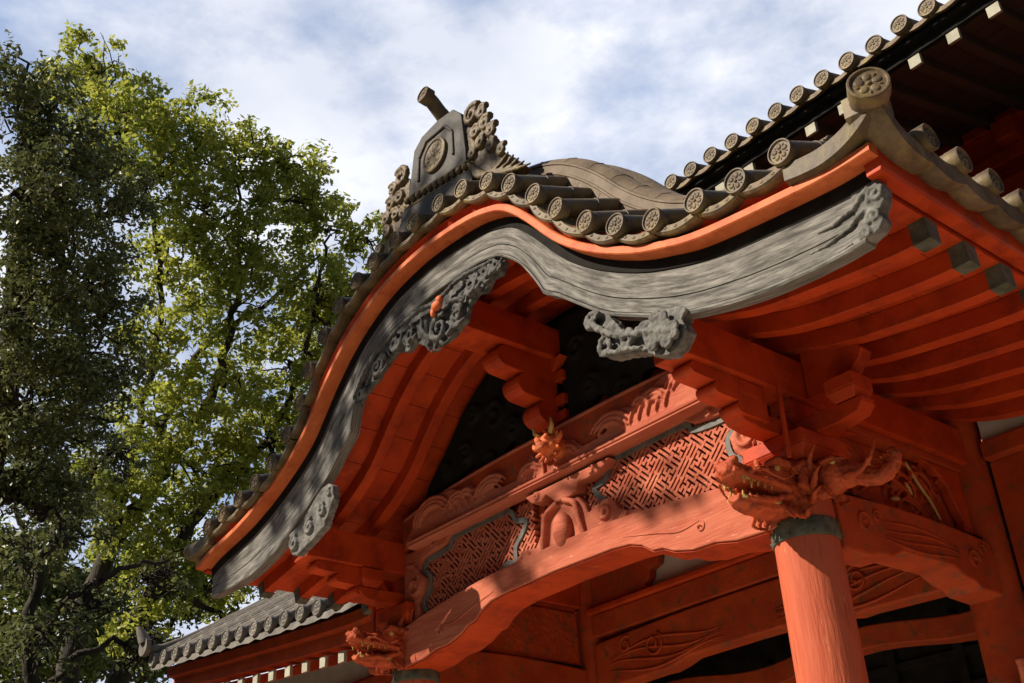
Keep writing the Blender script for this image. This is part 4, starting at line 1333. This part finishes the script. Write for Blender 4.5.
def elephant_head(s):
    m = MB()
    T = Matrix.Translation((s * 1.93, 0.0, 3.78)) @ Matrix.Rotation(R_(90) * s, 4, 'Z') @ Matrix.Scale(0.70, 4)
    # forward = local -Y
    m.ell((0, -0.10, 0.02), (0.13, 0.18, 0.15)); m.ell((0, -0.24, -0.02), (0.10, 0.12, 0.10)); m.ell((0, 0.03, 0), (0.13, 0.1, 0.15))
    P = catmull([(0, -0.28, -0.02), (0, -0.40, -0.09), (0, -0.52, -0.12), (0, -0.62, -0.07), (0, -0.64, 0.01), (0, -0.59, 0.04)], 6)
    m.tube(P, [0.085 * (1 - 0.72 * i / (len(P) - 1)) for i in range(len(P))], 10)
    for k in range(7):
        yy = -0.33 - 0.055 * k
        m.tube([(0.05, yy, -0.0), (0.0, yy - 0.005, 0.03 - 0.01 * k), (-0.05, yy, -0.0)], 0.010, 6)
    for sx in (-1, 1):
        P = catmull([(sx * 0.08, -0.26, -0.06), (sx * 0.12, -0.40, -0.08), (sx * 0.13, -0.52, -0.01), (sx * 0.12, -0.58, 0.10)], 6)
        m.tube(P, [0.028 * (1 - 0.7 * i / (len(P) - 1)) for i in range(len(P))], 8)
        m.tube([(sx * 0.12, -0.02, 0.10), (sx * 0.20, 0.0, 0.06), (sx * 0.22, 0.02, -0.06), (sx * 0.14, 0.0, -0.12)], [0.03, 0.05, 0.045, 0.02], 8)
        m.tube([(sx * 0.06, -0.28, 0.08), (sx * 0.12, -0.20, 0.10), (sx * 0.14, -0.10, 0.09)], [0.012, 0.02, 0.012], 6)
        for k in range(5):
            P = catmull([(sx * 0.10, -0.02, 0.10 - 0.05 * k), (sx * 0.17, 0.02, 0.14 - 0.055 * k), (sx * 0.22, 0.10, 0.13 - 0.06 * k)], 4)
            m.tube(P, [0.026 * (1 - 0.8 * i / (len(P) - 1)) for i in range(len(P))], 6)
        for k in range(3):
            m.tube([(sx * 0.12, -0.06 + 0.03 * k, -0.08), (sx * 0.14, -0.10 + 0.03 * k, -0.15), (sx * 0.11, -0.14 + 0.03 * k, -0.19)], [0.028, 0.02, 0.006], 6)
    m.xform(T)
    o = m.build('elephant_head', RED_DEEP, porch, remesh=0.0055, rough=0.014)
    for sx in (-1, 1):
        e = MB(); e.ell((sx * 0.115, -0.20, 0.065), (0.014, 0.022, 0.014))
        e.xform(T)
        e.build('eye', OCHRE, o, smooth=180)
elephant_head(1); elephant_head(-1)

# fluted carving half way up the rear pillar
m = MB()
for k in range(6):
    a = -1.1 + 0.44 * k
    m.tube(catmull([(1.93, 1.60, 2.86), (1.97 + 0.03 * math.cos(a), 1.56 + 0.05 * math.sin(a), 2.95), (1.99 + 0.03 * math.cos(a), 1.55 + 0.10 * math.sin(a), 3.02)], 5), 0.020, 7)
m.ell((1.92, 1.62, 2.84), (0.07, 0.08, 0.06))
m.build('fluted_carving', RED_FADED, porch, remesh=0.008)

# ---- ridge-end ornament
def onigawara():
    y = -1.02
    m = MB()
    m.prism([(-0.34, 6.28), (0.36, 6.24), (0.345, 6.55), (0.31, 6.88), (0.22, 6.985), (0.04, 7.01), (-0.16, 6.99), (-0.26, 6.92), (-0.32, 6.62)], y - 0.03, y + 0.10)
    # moulded inner frame
    fr = [(-0.20, 6.60), (-0.19, 6.80), (-0.10, 6.90), (0.13, 6.89), (0.21, 6.79), (0.215, 6.58)]
    for i in range(len(fr) - 1):
        m.tube([(fr[i][0], y - 0.034, fr[i][1]), (fr[i + 1][0], y - 0.034, fr[i + 1][1])], 0.014, 6)
    o = m.build('ridge_end_plate', TILE_DARK, porch, bevel=0.012)
    d = bpy.data.objects.new('crest_disc', crest_disc_mesh('crest_disc', 0.135, TILE))
    COL.objects.link(d); d.parent = o; d.location = (0.01, y - 0.05, 6.705)
    b = MB()
    for i in range(11):
        x = -0.33 + 0.068 * i
        b.ell((x, y - 0.045, 6.50 - 0.012 * i), (0.026, 0.022, 0.026), None, 8, 6)
    b.tube([(-0.37, y - 0.035, 6.545), (0.40, y - 0.035, 6.41)], 0.012, 6)
    b.tube([(-0.37, y - 0.035, 6.455), (0.40, y - 0.035, 6.325)], 0.012, 6)
    b.build('beaded_strip', TILE, o, smooth=180)
    # foot slab
    f = MB(); f.prism([(-0.42, 6.10), (0.44, 6.08), (0.42, 6.32), (-0.40, 6.44)], y - 0.05, y + 0.16)
    f.build('foot_slab', TILE_DARK, o, bevel=0.01)
    for s in (1, -1):
        c_ = MB()
        e = [(0.34, 6.12), (0.36, 6.52), (0.34, 6.72), (0.42, 6.80), (0.52, 6.72), (0.54, 6.60), (0.60, 6.50), (0.62, 6.40), (0.74, 6.26), (0.90, 6.06), (0.80, 6.05), (0.62, 6.10)]
        c_.prism([(s * a, b_) for a, b_ in e], y - 0.01, y + 0.07)
        for (cx, cz, r, rd) in ((0.43, 6.79, 0.085, 0.030), (0.54, 6.74, 0.055, 0.026), (0.57, 6.62, 0.060, 0.028), (0.46, 6.62, 0.055, 0.022), (0.63, 6.52, 0.055, 0.026), (0.51, 6.50, 0.055, 0.022), (0.62, 6.40, 0.050, 0.024), (0.42, 6.46, 0.045, 0.020), (0.72, 6.30, 0.045, 0.022)):
            scroll(c_, s * cx, y - 0.020, cz, r, 1.4, 0.6 if s > 0 else 2.5, s, rd)
        for k in range(5):                                # flame strands sweeping down the tail
            P = catmull([(s * (0.37 + 0.035 * k), y - 0.02, 6.40 - 0.045 * k), (s * (0.48 + 0.05 * k), y - 0.035, 6.22 - 0.025 * k), (s * (0.66 + 0.055 * k), y - 0.03, 6.18 - 0.035 * k), (s * (0.78 + 0.05 * k), y - 0.02, 6.24 - 0.055 * k)], 5)
            c_.tube(P, [0.024 * (1 - 0.65 * q / (len(P) - 1)) for q in range(len(P))], 6)
        c_.build('scroll_fin', TILE, o, remesh=0.007, rough=0.010)
    # barrel tile leaning out of the top, with its disc
    t = MB()
    P = catmull([(0.03, -0.78, 7.02), (0.03, -0.93, 7.04), (0.03, -1.02, 7.10), (0.03, -1.10, 7.17), (0.03, -1.17, 7.195)], 6)
    t.tube(P, [0.06] * 6 + [0.056] * 6 + [0.054] * (len(P) - 12), 14)
    tb = t.build('bird_perch_tile', TILE, porch, smooth=50)
    d = bpy.data.objects.new('end_disc', crest_disc_mesh('end_disc', 0.066, TILE))
    COL.objects.link(d); d.parent = tb; d.location = (0.03, -1.172, 7.195); d.rotation_euler = (R_(-8), 0, 0)
    # the main ridge behind it
    r = MB()
    sec = [(-0.16, 6.0), (-0.16, 6.38), (-0.18, 6.38), (-0.18, 6.42), (-0.14, 6.42), (-0.14, 6.50), (-0.07, 6.56), (0.07, 6.56), (0.14, 6.50), (0.14, 6.42), (0.18, 6.42), (0.18, 6.38), (0.16, 6.38), (0.16, 6.0)]
    r.prism(sec, -0.90, 3.4)
    r.build('main_ridge', TILE_PALE, porch, bevel=0.008)
onigawara()

# ================================================================== main hall behind
hall = empty('main_hall', (1.5, 5.0, 0), 'taller temple hall behind the porch, black boarded eaves over red walls', 'hall')
DISC_H = crest_disc_mesh('end_disc', 0.080, TILE)
ROUND_H = round_tile_mesh('round_tile', 0.072, 0.9, TILE, 0.28, 0.35)
def hall_build():
    ye, ze = 2.0, 8.06
    xs_ = np.arange(-2.65, 6.3, 0.252)
    for x in xs_:
        t = inst(ROUND_H, 'round_tile', hall, (x + random.uniform(-0.006, 0.006), ye + random.uniform(-0.015, 0.01), ze + random.uniform(-0.006, 0.006)), (R_(random.uniform(-1, 1)), 0, R_(random.uniform(-2.5, 2.5))))
        sub_inst(DISC_H, 'end_disc', t, (0, -0.012, 0)).rotation_euler = (0, random.uniform(-0.5, 0.5), 0)
    m = MB()
    for i in range(len(xs_) - 1):
        V = []; F = []
        for k in range(7):
            q = k / 6
            sag = -0.05 - 0.03 * math.sin(math.pi * q)
            for (dn, y) in ((sag + 0.02, ye + 0.02), (sag - 0.03, ye + 0.01), (sag - 0.03, ye + 0.5), (sag + 0.02, ye + 0.5)):
                V.append((xs_[i] + 0.252 * q, y, ze + dn + 0.35 * max(0, y - ye - 0.02)))
        for k in range(6):
            for j in range(4):
                F.append((k * 4 + j, k * 4 + (j + 1) % 4, (k + 1) * 4 + (j + 1) % 4, (k + 1) * 4 + j))
        F.append((0, 1, 2, 3)); F.append((24 + 3, 24 + 2, 24 + 1, 24))
        m.add(V, F)
    m.build('pan_tile_edge', TILE, hall, smooth=40)
    # roof slab
    m = MB()
    m.prism([(ye + 0.05, ze - 0.06), (9.0, ze + 3.4), (9.0, ze + 3.2), (ye + 0.30, ze - 0.08)], -2.7, 6.4, 'x')
    m.build('roof', TILE_GREY, hall)
    m = MB()
    m.prism([(ye + 0.13, ze - 0.22), (ye + 0.13, ze - 0.15), (ye + 0.06, ze - 0.145), (ye + 0.06, ze - 0.085), (ye + 0.30, ze - 0.085), (ye + 0.30, ze - 0.18)], -2.7, 6.4, 'x')
    m.build('eave_board', DARK_WOOD, hall, bevel=0.01)
    # soffit boards and rafters
    z0, kk = ze - 0.275, 0.29
    m = MB()
    y = ye + 0.17
    while y < 4.3:
        m.prism([(y, z0 + kk * (y - ye)), (y + 0.205, z0 + kk * (y + 0.205 - ye)), (y + 0.205, z0 + 0.03 + kk * (y + 0.205 - ye)), (y, z0 + 0.03 + kk * (y - ye))], -2.7, 6.4, 'x')
        y += 0.21
    m.prism([(ye + 0.22, z0 + 0.034 + kk * 0.22), (4.3, z0 + 0.034 + kk * 2.3), (4.3, z0 + 0.05 + kk * 2.3), (ye + 0.22, z0 + 0.05 + kk * 0.22)], -2.7, 6.4, 'x')
    m.build('soffit_boards', HALL_WOOD, hall)
    for x in np.arange(-2.313, 6.2, 0.341):
        m = MB()
        m.prism([(ye + 0.155, z0 - 0.10 + kk * 0.155), (4.28, z0 - 0.10 + kk * 2.28), (4.28, z0 - 0.004 + kk * 2.28), (ye + 0.155, z0 - 0.004 + kk * 0.155)], x - 0.042, x + 0.042, 'x')
        r = m.build('rafter', HALL_WOOD, hall, bevel=0.004)
        m = MB()
        m.prism([(ye + 0.115, z0 - 0.104 + kk * 0.115), (ye + 0.153, z0 - 0.104 + kk * 0.153), (ye + 0.153, z0 - 0.006 + kk * 0.153), (ye + 0.115, z0 - 0.006 + kk * 0.115)], x - 0.050, x + 0.050, 'x')
        m.build('white_end', WHITE_END, r)
    # upper wall: beams and boards
    m = MB(); m.box(-2.6, 6.4, 4.30, 4.36, 4.0, 8.75)
    m.build('wall_boards', RED, hall)
    for (za, zb, yf) in ((8.30, 8.52, 4.12), (7.92, 8.06, 4.16), (7.55, 7.72, 4.10), (7.05, 7.20, 4.16), (6.5, 6.7, 4.12)):
        m = MB(); m.box(-2.6, 6.4, yf, 4.298, za, zb)
        m.build('wall_beam', RED, hall, bevel=0.012)
    for x in (1.9, 3.6, 5.4):
        m = MB(); m.box(x - 0.10, x + 0.10, 4.02, 4.296, 8.07, 8.28)
        m.build('bearing_block', RED, hall, bevel=0.01)
    for x in (-2.2, 0.4, 3.0, 5.6):
        m = MB(); m.lathe([(0.16, 0), (0.16, 8.3)], (x, 4.3, 0), 20)
        m.build('wall_post', RED_DUSTY, hall, smooth=40)
    # street-level front either side of the porch
    for (xa, xb) in ((1.98, 6.2), (-9.2, -1.9)):
        m = MB(); m.box(xa, xb, 1.74, 1.90, 4.30, 4.42)
        m.build('head_beam', RED_DUSTY, hall, bevel=0.01)
        m = MB(); m.box(xa, xb, 1.80, 1.86, 4.424, 4.9)
        m.build('plaster_band', PLASTER, hall)
        m = MB(); m.box(xa, xb, 1.82, 1.88, 0, 4.296)
        m.build('wall_boards', RED_DUSTY, hall)
hall_build()

# ================================================================== low roof at the left
wing = empty('side_wing', (-6.0, 2.0, 0), 'low tiled side wing with pale ridge and small square rafter ends beneath the porch eave', 'wing')
DISC_W = crest_disc_mesh('end_disc', 0.085, TILE_GREY)
ROUND_W = round_tile_mesh('round_tile', 0.070, 3.3, TILE_GREY, 0.30, 0.62)
def wing_build():
    ye = 0.8
    def ez(x): return 4.86 + 0.075 * max(0, (-x - 4.2) / 1.0) ** 1.15 * 0.9
    xs_ = np.arange(-8.55, -3.2, 0.33)
    for x in xs_:
        t = inst(ROUND_W, 'round_tile', wing, (x, ye, ez(x)))
        sub_inst(DISC_W, 'end_disc', t, (0, -0.012, 0))
    V = []; F = []; n = 40
    for k in range(n + 1):
        x = -8.6 + 5.4 * k / n
        ph = ((x + 8.55) / 0.33) % 1
        sg = -0.055 - 0.03 * math.sin(math.pi * ph)
        for (y, dz) in ((ye + 0.02, sg), (ye + 0.01, sg - 0.06), (4.2, sg - 0.06), (4.2, sg)):
            V.append((x, y, ez(x) + dz + 0.62 * (y - ye)))
    for k in range(n):
        for j in range(4):
            F.append((k * 4 + j, k * 4 + (j + 1) % 4, (k + 1) * 4 + (j + 1) % 4, (k + 1) * 4 + j))
    F.append((0, 1, 2, 3)); F.append((n * 4 + 3, n * 4 + 2, n * 4 + 1, n * 4))
    m = MB(); m.add(V, F)
    m.build('pan_tiles', TILE_GREY, wing, smooth=30)
    # verge ridge climbing along the left edge
    m = MB()
    P = [(-8.62, y, ez(-8.62) + 0.02 + 0.62 * (y - ye) + 0.10 * math.exp(-(y - ye) / 0.25)) for y in np.linspace(0.72, 4.2, 16)]
    m.tube(P, 0.06, 10)
    m.build('verge_ridge', TILE_GREY, wing, smooth=50)
    m = MB()
    m.lathe([(0.12, 0), (0.12, 0.06)], (-8.62, 0.68, ez(-8.62) + 0.16), 16, 'y')
    m.tube([(-8.62, 0.70, ez(-8.62) + 0.22), (-8.63, 0.64, ez(-8.62) + 0.34), (-8.64, 0.60, ez(-8.62) + 0.40)], [0.08, 0.06, 0.025], 8)
    m.build('ridge_end_ornament', TILE_GREY, wing, smooth=50)
    # boards and rafters under the eave
    m = MB(); V = []; F = []
    for k in range(n + 1):
        x = -8.55 + 5.5 * k / n
        z = ez(x)
        for (y, dz) in ((1.0, -0.08), (1.0, -0.19), (1.10, -0.20), (1.10, -0.33), (1.3, -0.33), (2.0, 0.0), (2.0, 0.5)):
            V.append((x, y, z + dz))
    for k in range(n):
        for j in range(7):
            F.append((k * 7 + j, k * 7 + (j + 1) % 7, (k + 1) * 7 + (j + 1) % 7, (k + 1) * 7 + j))
    F.append(tuple(range(7))); F.append(tuple(n * 7 + j for j in range(6, -1, -1)))
    m.add(V, F)
    m.build('eave_boards', RED_DUSTY, wing)
    for x in np.arange(-8.3, -3.1, 0.36):
        z = ez(x) - 0.42
        m = MB(); m.prism([(1.19, z - 0.06), (1.9, z + 0.18), (1.9, z + 0.27), (1.19, z + 0.04)], x - 0.05, x + 0.05, 'x')
        r = m.build('rafter', RED_DUSTY, wing)
        m = MB(); m.box(x - 0.054, x + 0.054, 1.15, 1.188, z - 0.064, z + 0.044)
        m.build('white_end', WHITE_END, r)
    m = MB(); m.box(-8.3, -2.2, 1.62, 1.735, 3.9, 4.35)
    m.build('wall_beam', RED_DUSTY, wing, bevel=0.01)
wing_build()

# ================================================================== trees
def leaves_mesh(name, centres, radii, per, size, m_, parent, seed=1, flat=0.75, droop=0.0):
    rng = np.random.default_rng(seed)
    C = np.repeat(np.array(centres), per, axis=0)
    Rr = np.repeat(np.array(radii), per)
    n = len(C)
    d = rng.normal(size=(n, 3)); d /= np.linalg.norm(d, axis=1)[:, None]
    r = Rr * rng.random(n) ** 0.45
    P = C + d * r[:, None] * np.array([1, 1, flat])
    # leaf frame
    nrm = d * 0.5 + rng.normal(size=(n, 3)) * 0.55 + np.array([0, 0, 0.55])
    nrm /= np.linalg.norm(nrm, axis=1)[:, None]
    a = rng.normal(size=(n, 3)); a[:, 2] -= droop
    a -= nrm * (a * nrm).sum(1)[:, None]
    a /= np.linalg.norm(a, axis=1)[:, None]
    b = np.cross(nrm, a)
    L = size * rng.uniform(0.7, 1.35, n)[:, None]
    W = L * rng.uniform(0.40, 0.58, n)[:, None]
    V = np.empty((n, 4, 3))
    V[:, 0] = P - a * L * 0.5
    V[:, 1] = P + b * W * 0.5 - nrm * L * 0.06
    V[:, 2] = P + a * L * 0.5
    V[:, 3] = P - b * W * 0.5 - nrm * L * 0.06
    org = ORG[parent]
    V = (V.reshape(-1, 3) - np.array(org)).astype(np.float32)
    me = bpy.data.meshes.new(name)
    me.vertices.add(n * 4); me.vertices.foreach_set('co', V.ravel())
    me.loops.add(n * 4); me.loops.foreach_set('vertex_index', np.arange(n * 4, dtype=np.int32))
    me.polygons.add(n)
    me.polygons.foreach_set('loop_start', np.arange(0, n * 4, 4, dtype=np.int32))
    me.update(calc_edges=True)
    me.materials.append(m_)
    o = bpy.data.objects.new(name, me)
    COL.objects.link(o)
    o.parent = parent
    ORG[o] = org
    return o

def lobe_clusters(lobes, dens, cr, rng):
    cs = []; rs = []
    for (x, y, z, r) in lobes:
        k = int(dens * (r ** 2))
        d = rng.normal(size=(k, 3)); d /= np.linalg.norm(d, axis=1)[:, None]
        q = r * rng.uniform(0.45, 1.08, k)
        p = np.array([x, y, z]) + d * q[:, None] * np.array([1, 1, 0.85])
        cs.append(p); rs.append(cr * rng.uniform(0.6, 1.3, k))
    return np.concatenate(cs), np.concatenate(rs)

def wobble(P, amp, rng, k=6):
    Q = catmull(P, k)
    return [q + (rng.normal(size=len(q)) * amp if 0 < i < len(Q) - 1 else 0) for i, q in enumerate(Q)]

def build_tree(name, label, base, stems, lobes, leafm, dens, cr, per, size, seed, twigs=3, group=None, cat='tree', droop=0.0, anchors=True):
    t = empty(name, base, label, cat, group)
    rng = np.random.default_rng(seed)
    m = MB()
    nodes = []
    for st in stems:
        P = [np.array(s[:3]) for s in st]
        rr = np.array([s[3] for s in st])
        Q = wobble(P, 0.05, rng, 6)
        ri = np.interp(np.linspace(0, len(st) - 1, len(Q)), np.arange(len(st)), rr)
        m.tube([tuple(q) for q in Q], [float(v) for v in ri], 9)
        nodes += [(q, float(v)) for q, v in zip(Q, ri)]
    cs, rs = lobe_clusters(lobes, dens, cr, rng)
    if anchors and nodes:
        NP = np.array([n_[0] for n_ in nodes]); NR = np.array([n_[1] for n_ in nodes])
        for (x, y, z, r) in lobes:
            c = np.array([x, y, z])
            dd = np.linalg.norm(NP - c, axis=1) + np.where(NP[:, 2] > z + 0.5, 3.0, 0)
            i = int(np.argmin(dd))
            a = NP[i]
            mid = (a + c) / 2 + rng.normal(size=3) * 0.25 + np.array([0, 0, -0.2])
            Q = wobble([a, mid, c], 0.06, rng, 6)
            r0 = min(NR[i] * 0.7, 0.10)
            m.tube([tuple(q) for q in Q], [r0 * (1 - 0.7 * k / (len(Q) - 1)) for k in range(len(Q))], 7)
            for _ in range(twigs * 3):
                d = rng.normal(size=3); d /= np.linalg.norm(d)
                e = c + d * r * 0.9
                s0 = Q[rng.integers(len(Q) // 2, len(Q))]
                mid = (s0 + e) / 2 + rng.normal(size=3) * 0.15
                q2 = wobble([s0, mid, e], 0.04, rng, 4)
                m.tube([tuple(q) for q in q2], [0.035 * (1 - 0.8 * k / (len(q2) - 1)) for k in range(len(q2))], 5)
    m.build('trunk', BARK, t, smooth=60)
    leaves_mesh('crown', cs, rs, per, size, leafm, t, seed + 50, droop=droop)
    return t

CAMPHOR = [(-20.37,3.14,22.62,1.65),(-22.51,2.02,25.22,1.31),(-19.72,3.86,21.48,1.46),(-19.57,4.99,22.79,1.44),(-19.21,6.22,22.60,1.35),(-19.64,5.51,20.78,1.60),(-19.17,7.71,21.79,1.35),(-19.45,7.23,20.00,1.60),(-19.71,9.39,21.72,1.24),(-19.23,10.62,21.39,0.93),(-20.11,9.19,19.53,1.50),(-20.35,10.72,19.84,1.17),(-20.57,6.92,18.63,1.60),(-20.67,5.38,19.45,1.46),(-20.87,5.27,17.26,1.36),(-21.33,9.15,17.72,1.50),(-21.72,7.22,16.51,1.60),(-22.36,9.18,15.86,1.50),(-21.90,5.68,15.09,1.47),(-22.72,7.45,14.33,1.46),(-23.31,9.18,13.85,1.08),(-22.88,5.51,13.09,1.36),(-22.41,10.68,16.60,0.99),(-21.58,10.47,18.23,1.24)]
DARK = [(-10.13,-1.78,14.15,0.88),(-10.36,-0.91,13.62,0.88),(-10.13,-1.50,12.41,1.01),(-10.85,-0.03,13.49,0.76),(-11.16,0.64,13.65,0.41),(-10.73,-0.55,12.10,1.03),(-11.18,0.39,11.92,0.74),(-11.01,-0.79,10.77,1.04),(-11.71,0.38,11.03,0.97),(-12.14,1.14,10.87,0.58),(-11.49,-0.46,9.69,0.97),(-12.20,0.55,9.99,0.85),(-12.79,-0.07,9.08,0.80),(-13.15,0.80,8.95,0.69)]
LOW = [(-36.91,7.28,15.78,1.95),(-38.43,10.43,14.75,1.78),(-37.27,11.96,12.94,1.66),(-36.51,8.38,12.35,2.19),(-37.00,13.64,15.26,1.27),(-39.37,11.71,17.25,1.33),(-37.86,15.17,17.41,1.10),(-37.55,7.29,13.71,1.63)]
S1 = [(-26.3,6.3,0.0,0.62),(-25.76,5.87,6.04,0.496),(-25.17,5.45,9.64,0.408),(-24.38,5.72,11.91,0.350),(-23.43,6.37,13.74,0.292),(-22.61,6.88,15.07,0.233),(-21.72,7.22,16.51,0.175),(-20.50,7.04,18.64,0.117),(-19.78,6.65,20.82,0.074),(-19.35,6.15,22.47,0.036)]
S2 = [(-26.2,6.2,0.3,0.5),(-25.60,6.33,6.03,0.42),(-24.44,6.92,10.32,0.379),(-23.72,7.32,12.00,0.321),(-23.14,8.14,14.02,0.237),(-22.46,9.25,15.60,0.180),(-21.23,9.61,17.48,0.120),(-20.03,9.32,19.54,0.090),(-19.78,9.61,21.48,0.046)]
S3 = [(-24.64,6.78,9.81,0.262),(-23.97,7.47,11.10,0.233),(-23.33,8.97,12.61,0.207),(-22.61,10.59,13.75,0.150),(-21.94,12.21,14.49,0.122)]
S4 = [(-24.49,5.66,11.65,0.204),(-23.46,5.75,14.21,0.175),(-22.55,5.56,16.23,0.146),(-21.39,5.23,18.45,0.117),(-20.21,4.16,20.72,0.073),(-20.37,3.14,22.62,0.036)]
S5 = [(-23.43,6.37,13.74,0.175),(-22.64,6.26,15.53,0.146),(-21.40,6.67,17.48,0.117),(-20.43,8.09,18.96,0.089),(-19.49,9.13,20.41,0.045)]
DK = [(-14.6,-0.1,0.0,0.45),(-13.90,-0.26,5.67,0.389),(-13.21,-0.50,8.28,0.336),(-12.48,-0.57,10.06,0.283),(-11.60,-0.83,11.79,0.212),(-10.78,-1.17,13.15,0.141),(-10.01,-1.61,14.26,0.053)]
CAMPHOR += [(-22.20,8.39,14.51,1.22),(-22.62,10.52,15.16,0.98),(-23.37,7.46,12.78,1.22),(-23.00,9.99,13.60,0.78),(-23.20,6.24,11.52,1.07),(-23.52,8.26,11.39,0.93),(-23.47,6.81,9.94,1.07),(-22.55,4.54,13.33,1.11),(-20.80,10.82,20.10,0.94),(-20.93,10.39,19.30,1.05),(-21.73,2.36,26.00,0.98),(-21.19,3.53,24.68,1.11),(-18.86,7.98,22.82,0.91)]
CAMPHOR += [(-23.71,9.84,11.98,0.96),(-23.49,10.99,12.56,0.91),(-23.76,9.32,10.90,0.83),(-21.28,10.66,17.47,1.04),(-20.45,11.16,19.33,0.80),(-21.67,9.98,15.16,1.01)]
SHADED = [(-18.97,1.89,11.73,1.00),(-19.44,3.29,10.88,0.92),(-19.09,2.13,9.77,0.98),(-19.29,3.79,9.21,0.86),(-18.92,2.66,8.00,1.01),(-19.19,4.90,8.12,0.72),(-19.50,5.41,10.09,0.54),(-18.23,3.55,12.21,0.67),(-18.49,2.24,12.59,0.83)]
T1 = [(-20.5,4.0,0.0,0.20),(-20.19,3.41,5.99,0.167),(-19.89,2.74,8.34,0.143),(-19.42,2.64,9.95,0.107),(-18.77,2.96,11.42,0.072),(-18.28,3.32,12.29,0.036)]
T2 = [(-19.92,2.82,8.14,0.095),(-19.46,3.31,9.18,0.083),(-18.95,4.14,9.85,0.060),(-18.93,5.25,10.26,0.029)]
T3 = [(-19.56,2.65,9.54,0.072),(-19.35,1.97,10.71,0.060),(-18.83,1.78,12.12,0.048),(-18.26,2.07,13.18,0.024)]
T4 = [(-19.98,3.23,7.36,0.095),(-19.54,3.92,8.19,0.072),(-19.13,4.84,8.43,0.048),(-18.77,5.87,8.14,0.024)]
for st in (S1, S2, S3, S4, S5):
    st[:] = [(a, b, c, r * 0.72) for a, b, c, r in st]
build_tree('camphor_tree', 'tall sunlit yellow green camphor tree with dark forked limbs', (-26.3, 6.3, 0), [S1, S2, S3, S4, S5], CAMPHOR, LEAF_CAMPHOR, 25, 0.38, 40, 0.18, 3)
build_tree('evergreen_tree', 'dark dense evergreen at the left edge in front of the bright tree', (-14.6, -0.1, 0), [DK], DARK, LEAF_DARK, 62, 0.30, 60, 0.10, 5, droop=0.4)
build_tree('understory_tree', 'small shaded twiggy tree under the big bright one at lower left', (-20.5, 4.0, 0), [T1, T2, T3, T4], SHADED, LEAF_DARK, 20, 0.34, 32, 0.15, 15, twigs=8)
build_tree('woodland_tree', 'distant dim green tree low behind the dark forked trunks', (-38.5, 10.5, 0), [[(-38.5,10.5,0,0.4),(-38.2,10.2,7,0.3),(-37.6,9.8,13,0.2),(-37.5,9.5,16,0.08)], [(-38.3,10.3,6,0.25),(-37.8,12.5,12,0.15),(-37.6,14.2,16.5,0.06)]], LOW, LEAF_LOW, 16, 0.7, 50, 0.30, 9)
# the tree in front of the porch, beyond the left edge of the frame, whose boughs dapple the facade
SHADE = [(-6.5,-9.07,11.4,0.85),(-5.75,-9.07,11.8,0.62),(-5.1,-9.0,12.1,0.6),(-4.5,-9.0,12.45,0.55),(-3.9,-9.0,12.6,0.45),(-3.45,-9.0,12.75,0.35),(-7.3,-9.2,12.6,0.9),(-6.2,-9.3,13.2,0.8),(-7.6,-9.2,11.0,0.8),(-8.3,-9.5,12.2,1.0),(-5.0,-9.0,13.0,0.5),
         (-4.4,-9.0,11.1,0.21),(-3.2,-9.0,11.15,0.21),(-2.55,-9.0,9.5,0.21)]
build_tree('roadside_tree', 'leafy tree standing before the porch and dappling its left flank', (-8.2, -9.4, 0), [[(-8.2,-9.4,0,0.35),(-8.0,-9.4,4,0.3),(-7.6,-9.2,7.5,0.22),(-7.0,-9.1,10.8,0.12),(-5.9,-9.05,12.3,0.05)]], SHADE, LEAF_CAMPHOR, 24, 0.34, 38, 0.15, 21)

# unseen belt of trees added to block low sky, out of the frame in front and to the sides: one mass of foliage
def screen_wood():
    t = bpy.data.objects.new
    rng = np.random.default_rng(77)
    lob = []
    for a in np.arange(95, 268, 5.0):                 # compass angle, clockwise from the hall's rear
        for h in (2.0, 6.0, 10.0):
            d = 30 + rng.uniform(-3, 3)
            lob.append((5 + d * math.sin(R_(a)), -4 + d * math.cos(R_(a)), h + rng.uniform(-1, 1), 2.6))
    cs, rs = lobe_clusters(lob, 9, 1.0, rng)
    ORG[None] = Vector((0, 0, 0))
    o = leaves_mesh('screen_trees', cs, rs, 12, 0.9, LEAF_LOW, None, 5)
    o['kind'] = 'stuff'
    o['label'] = 'dark belt of woodland added out of view to block low sky'
    o['category'] = 'screen_trees'
screen_wood()
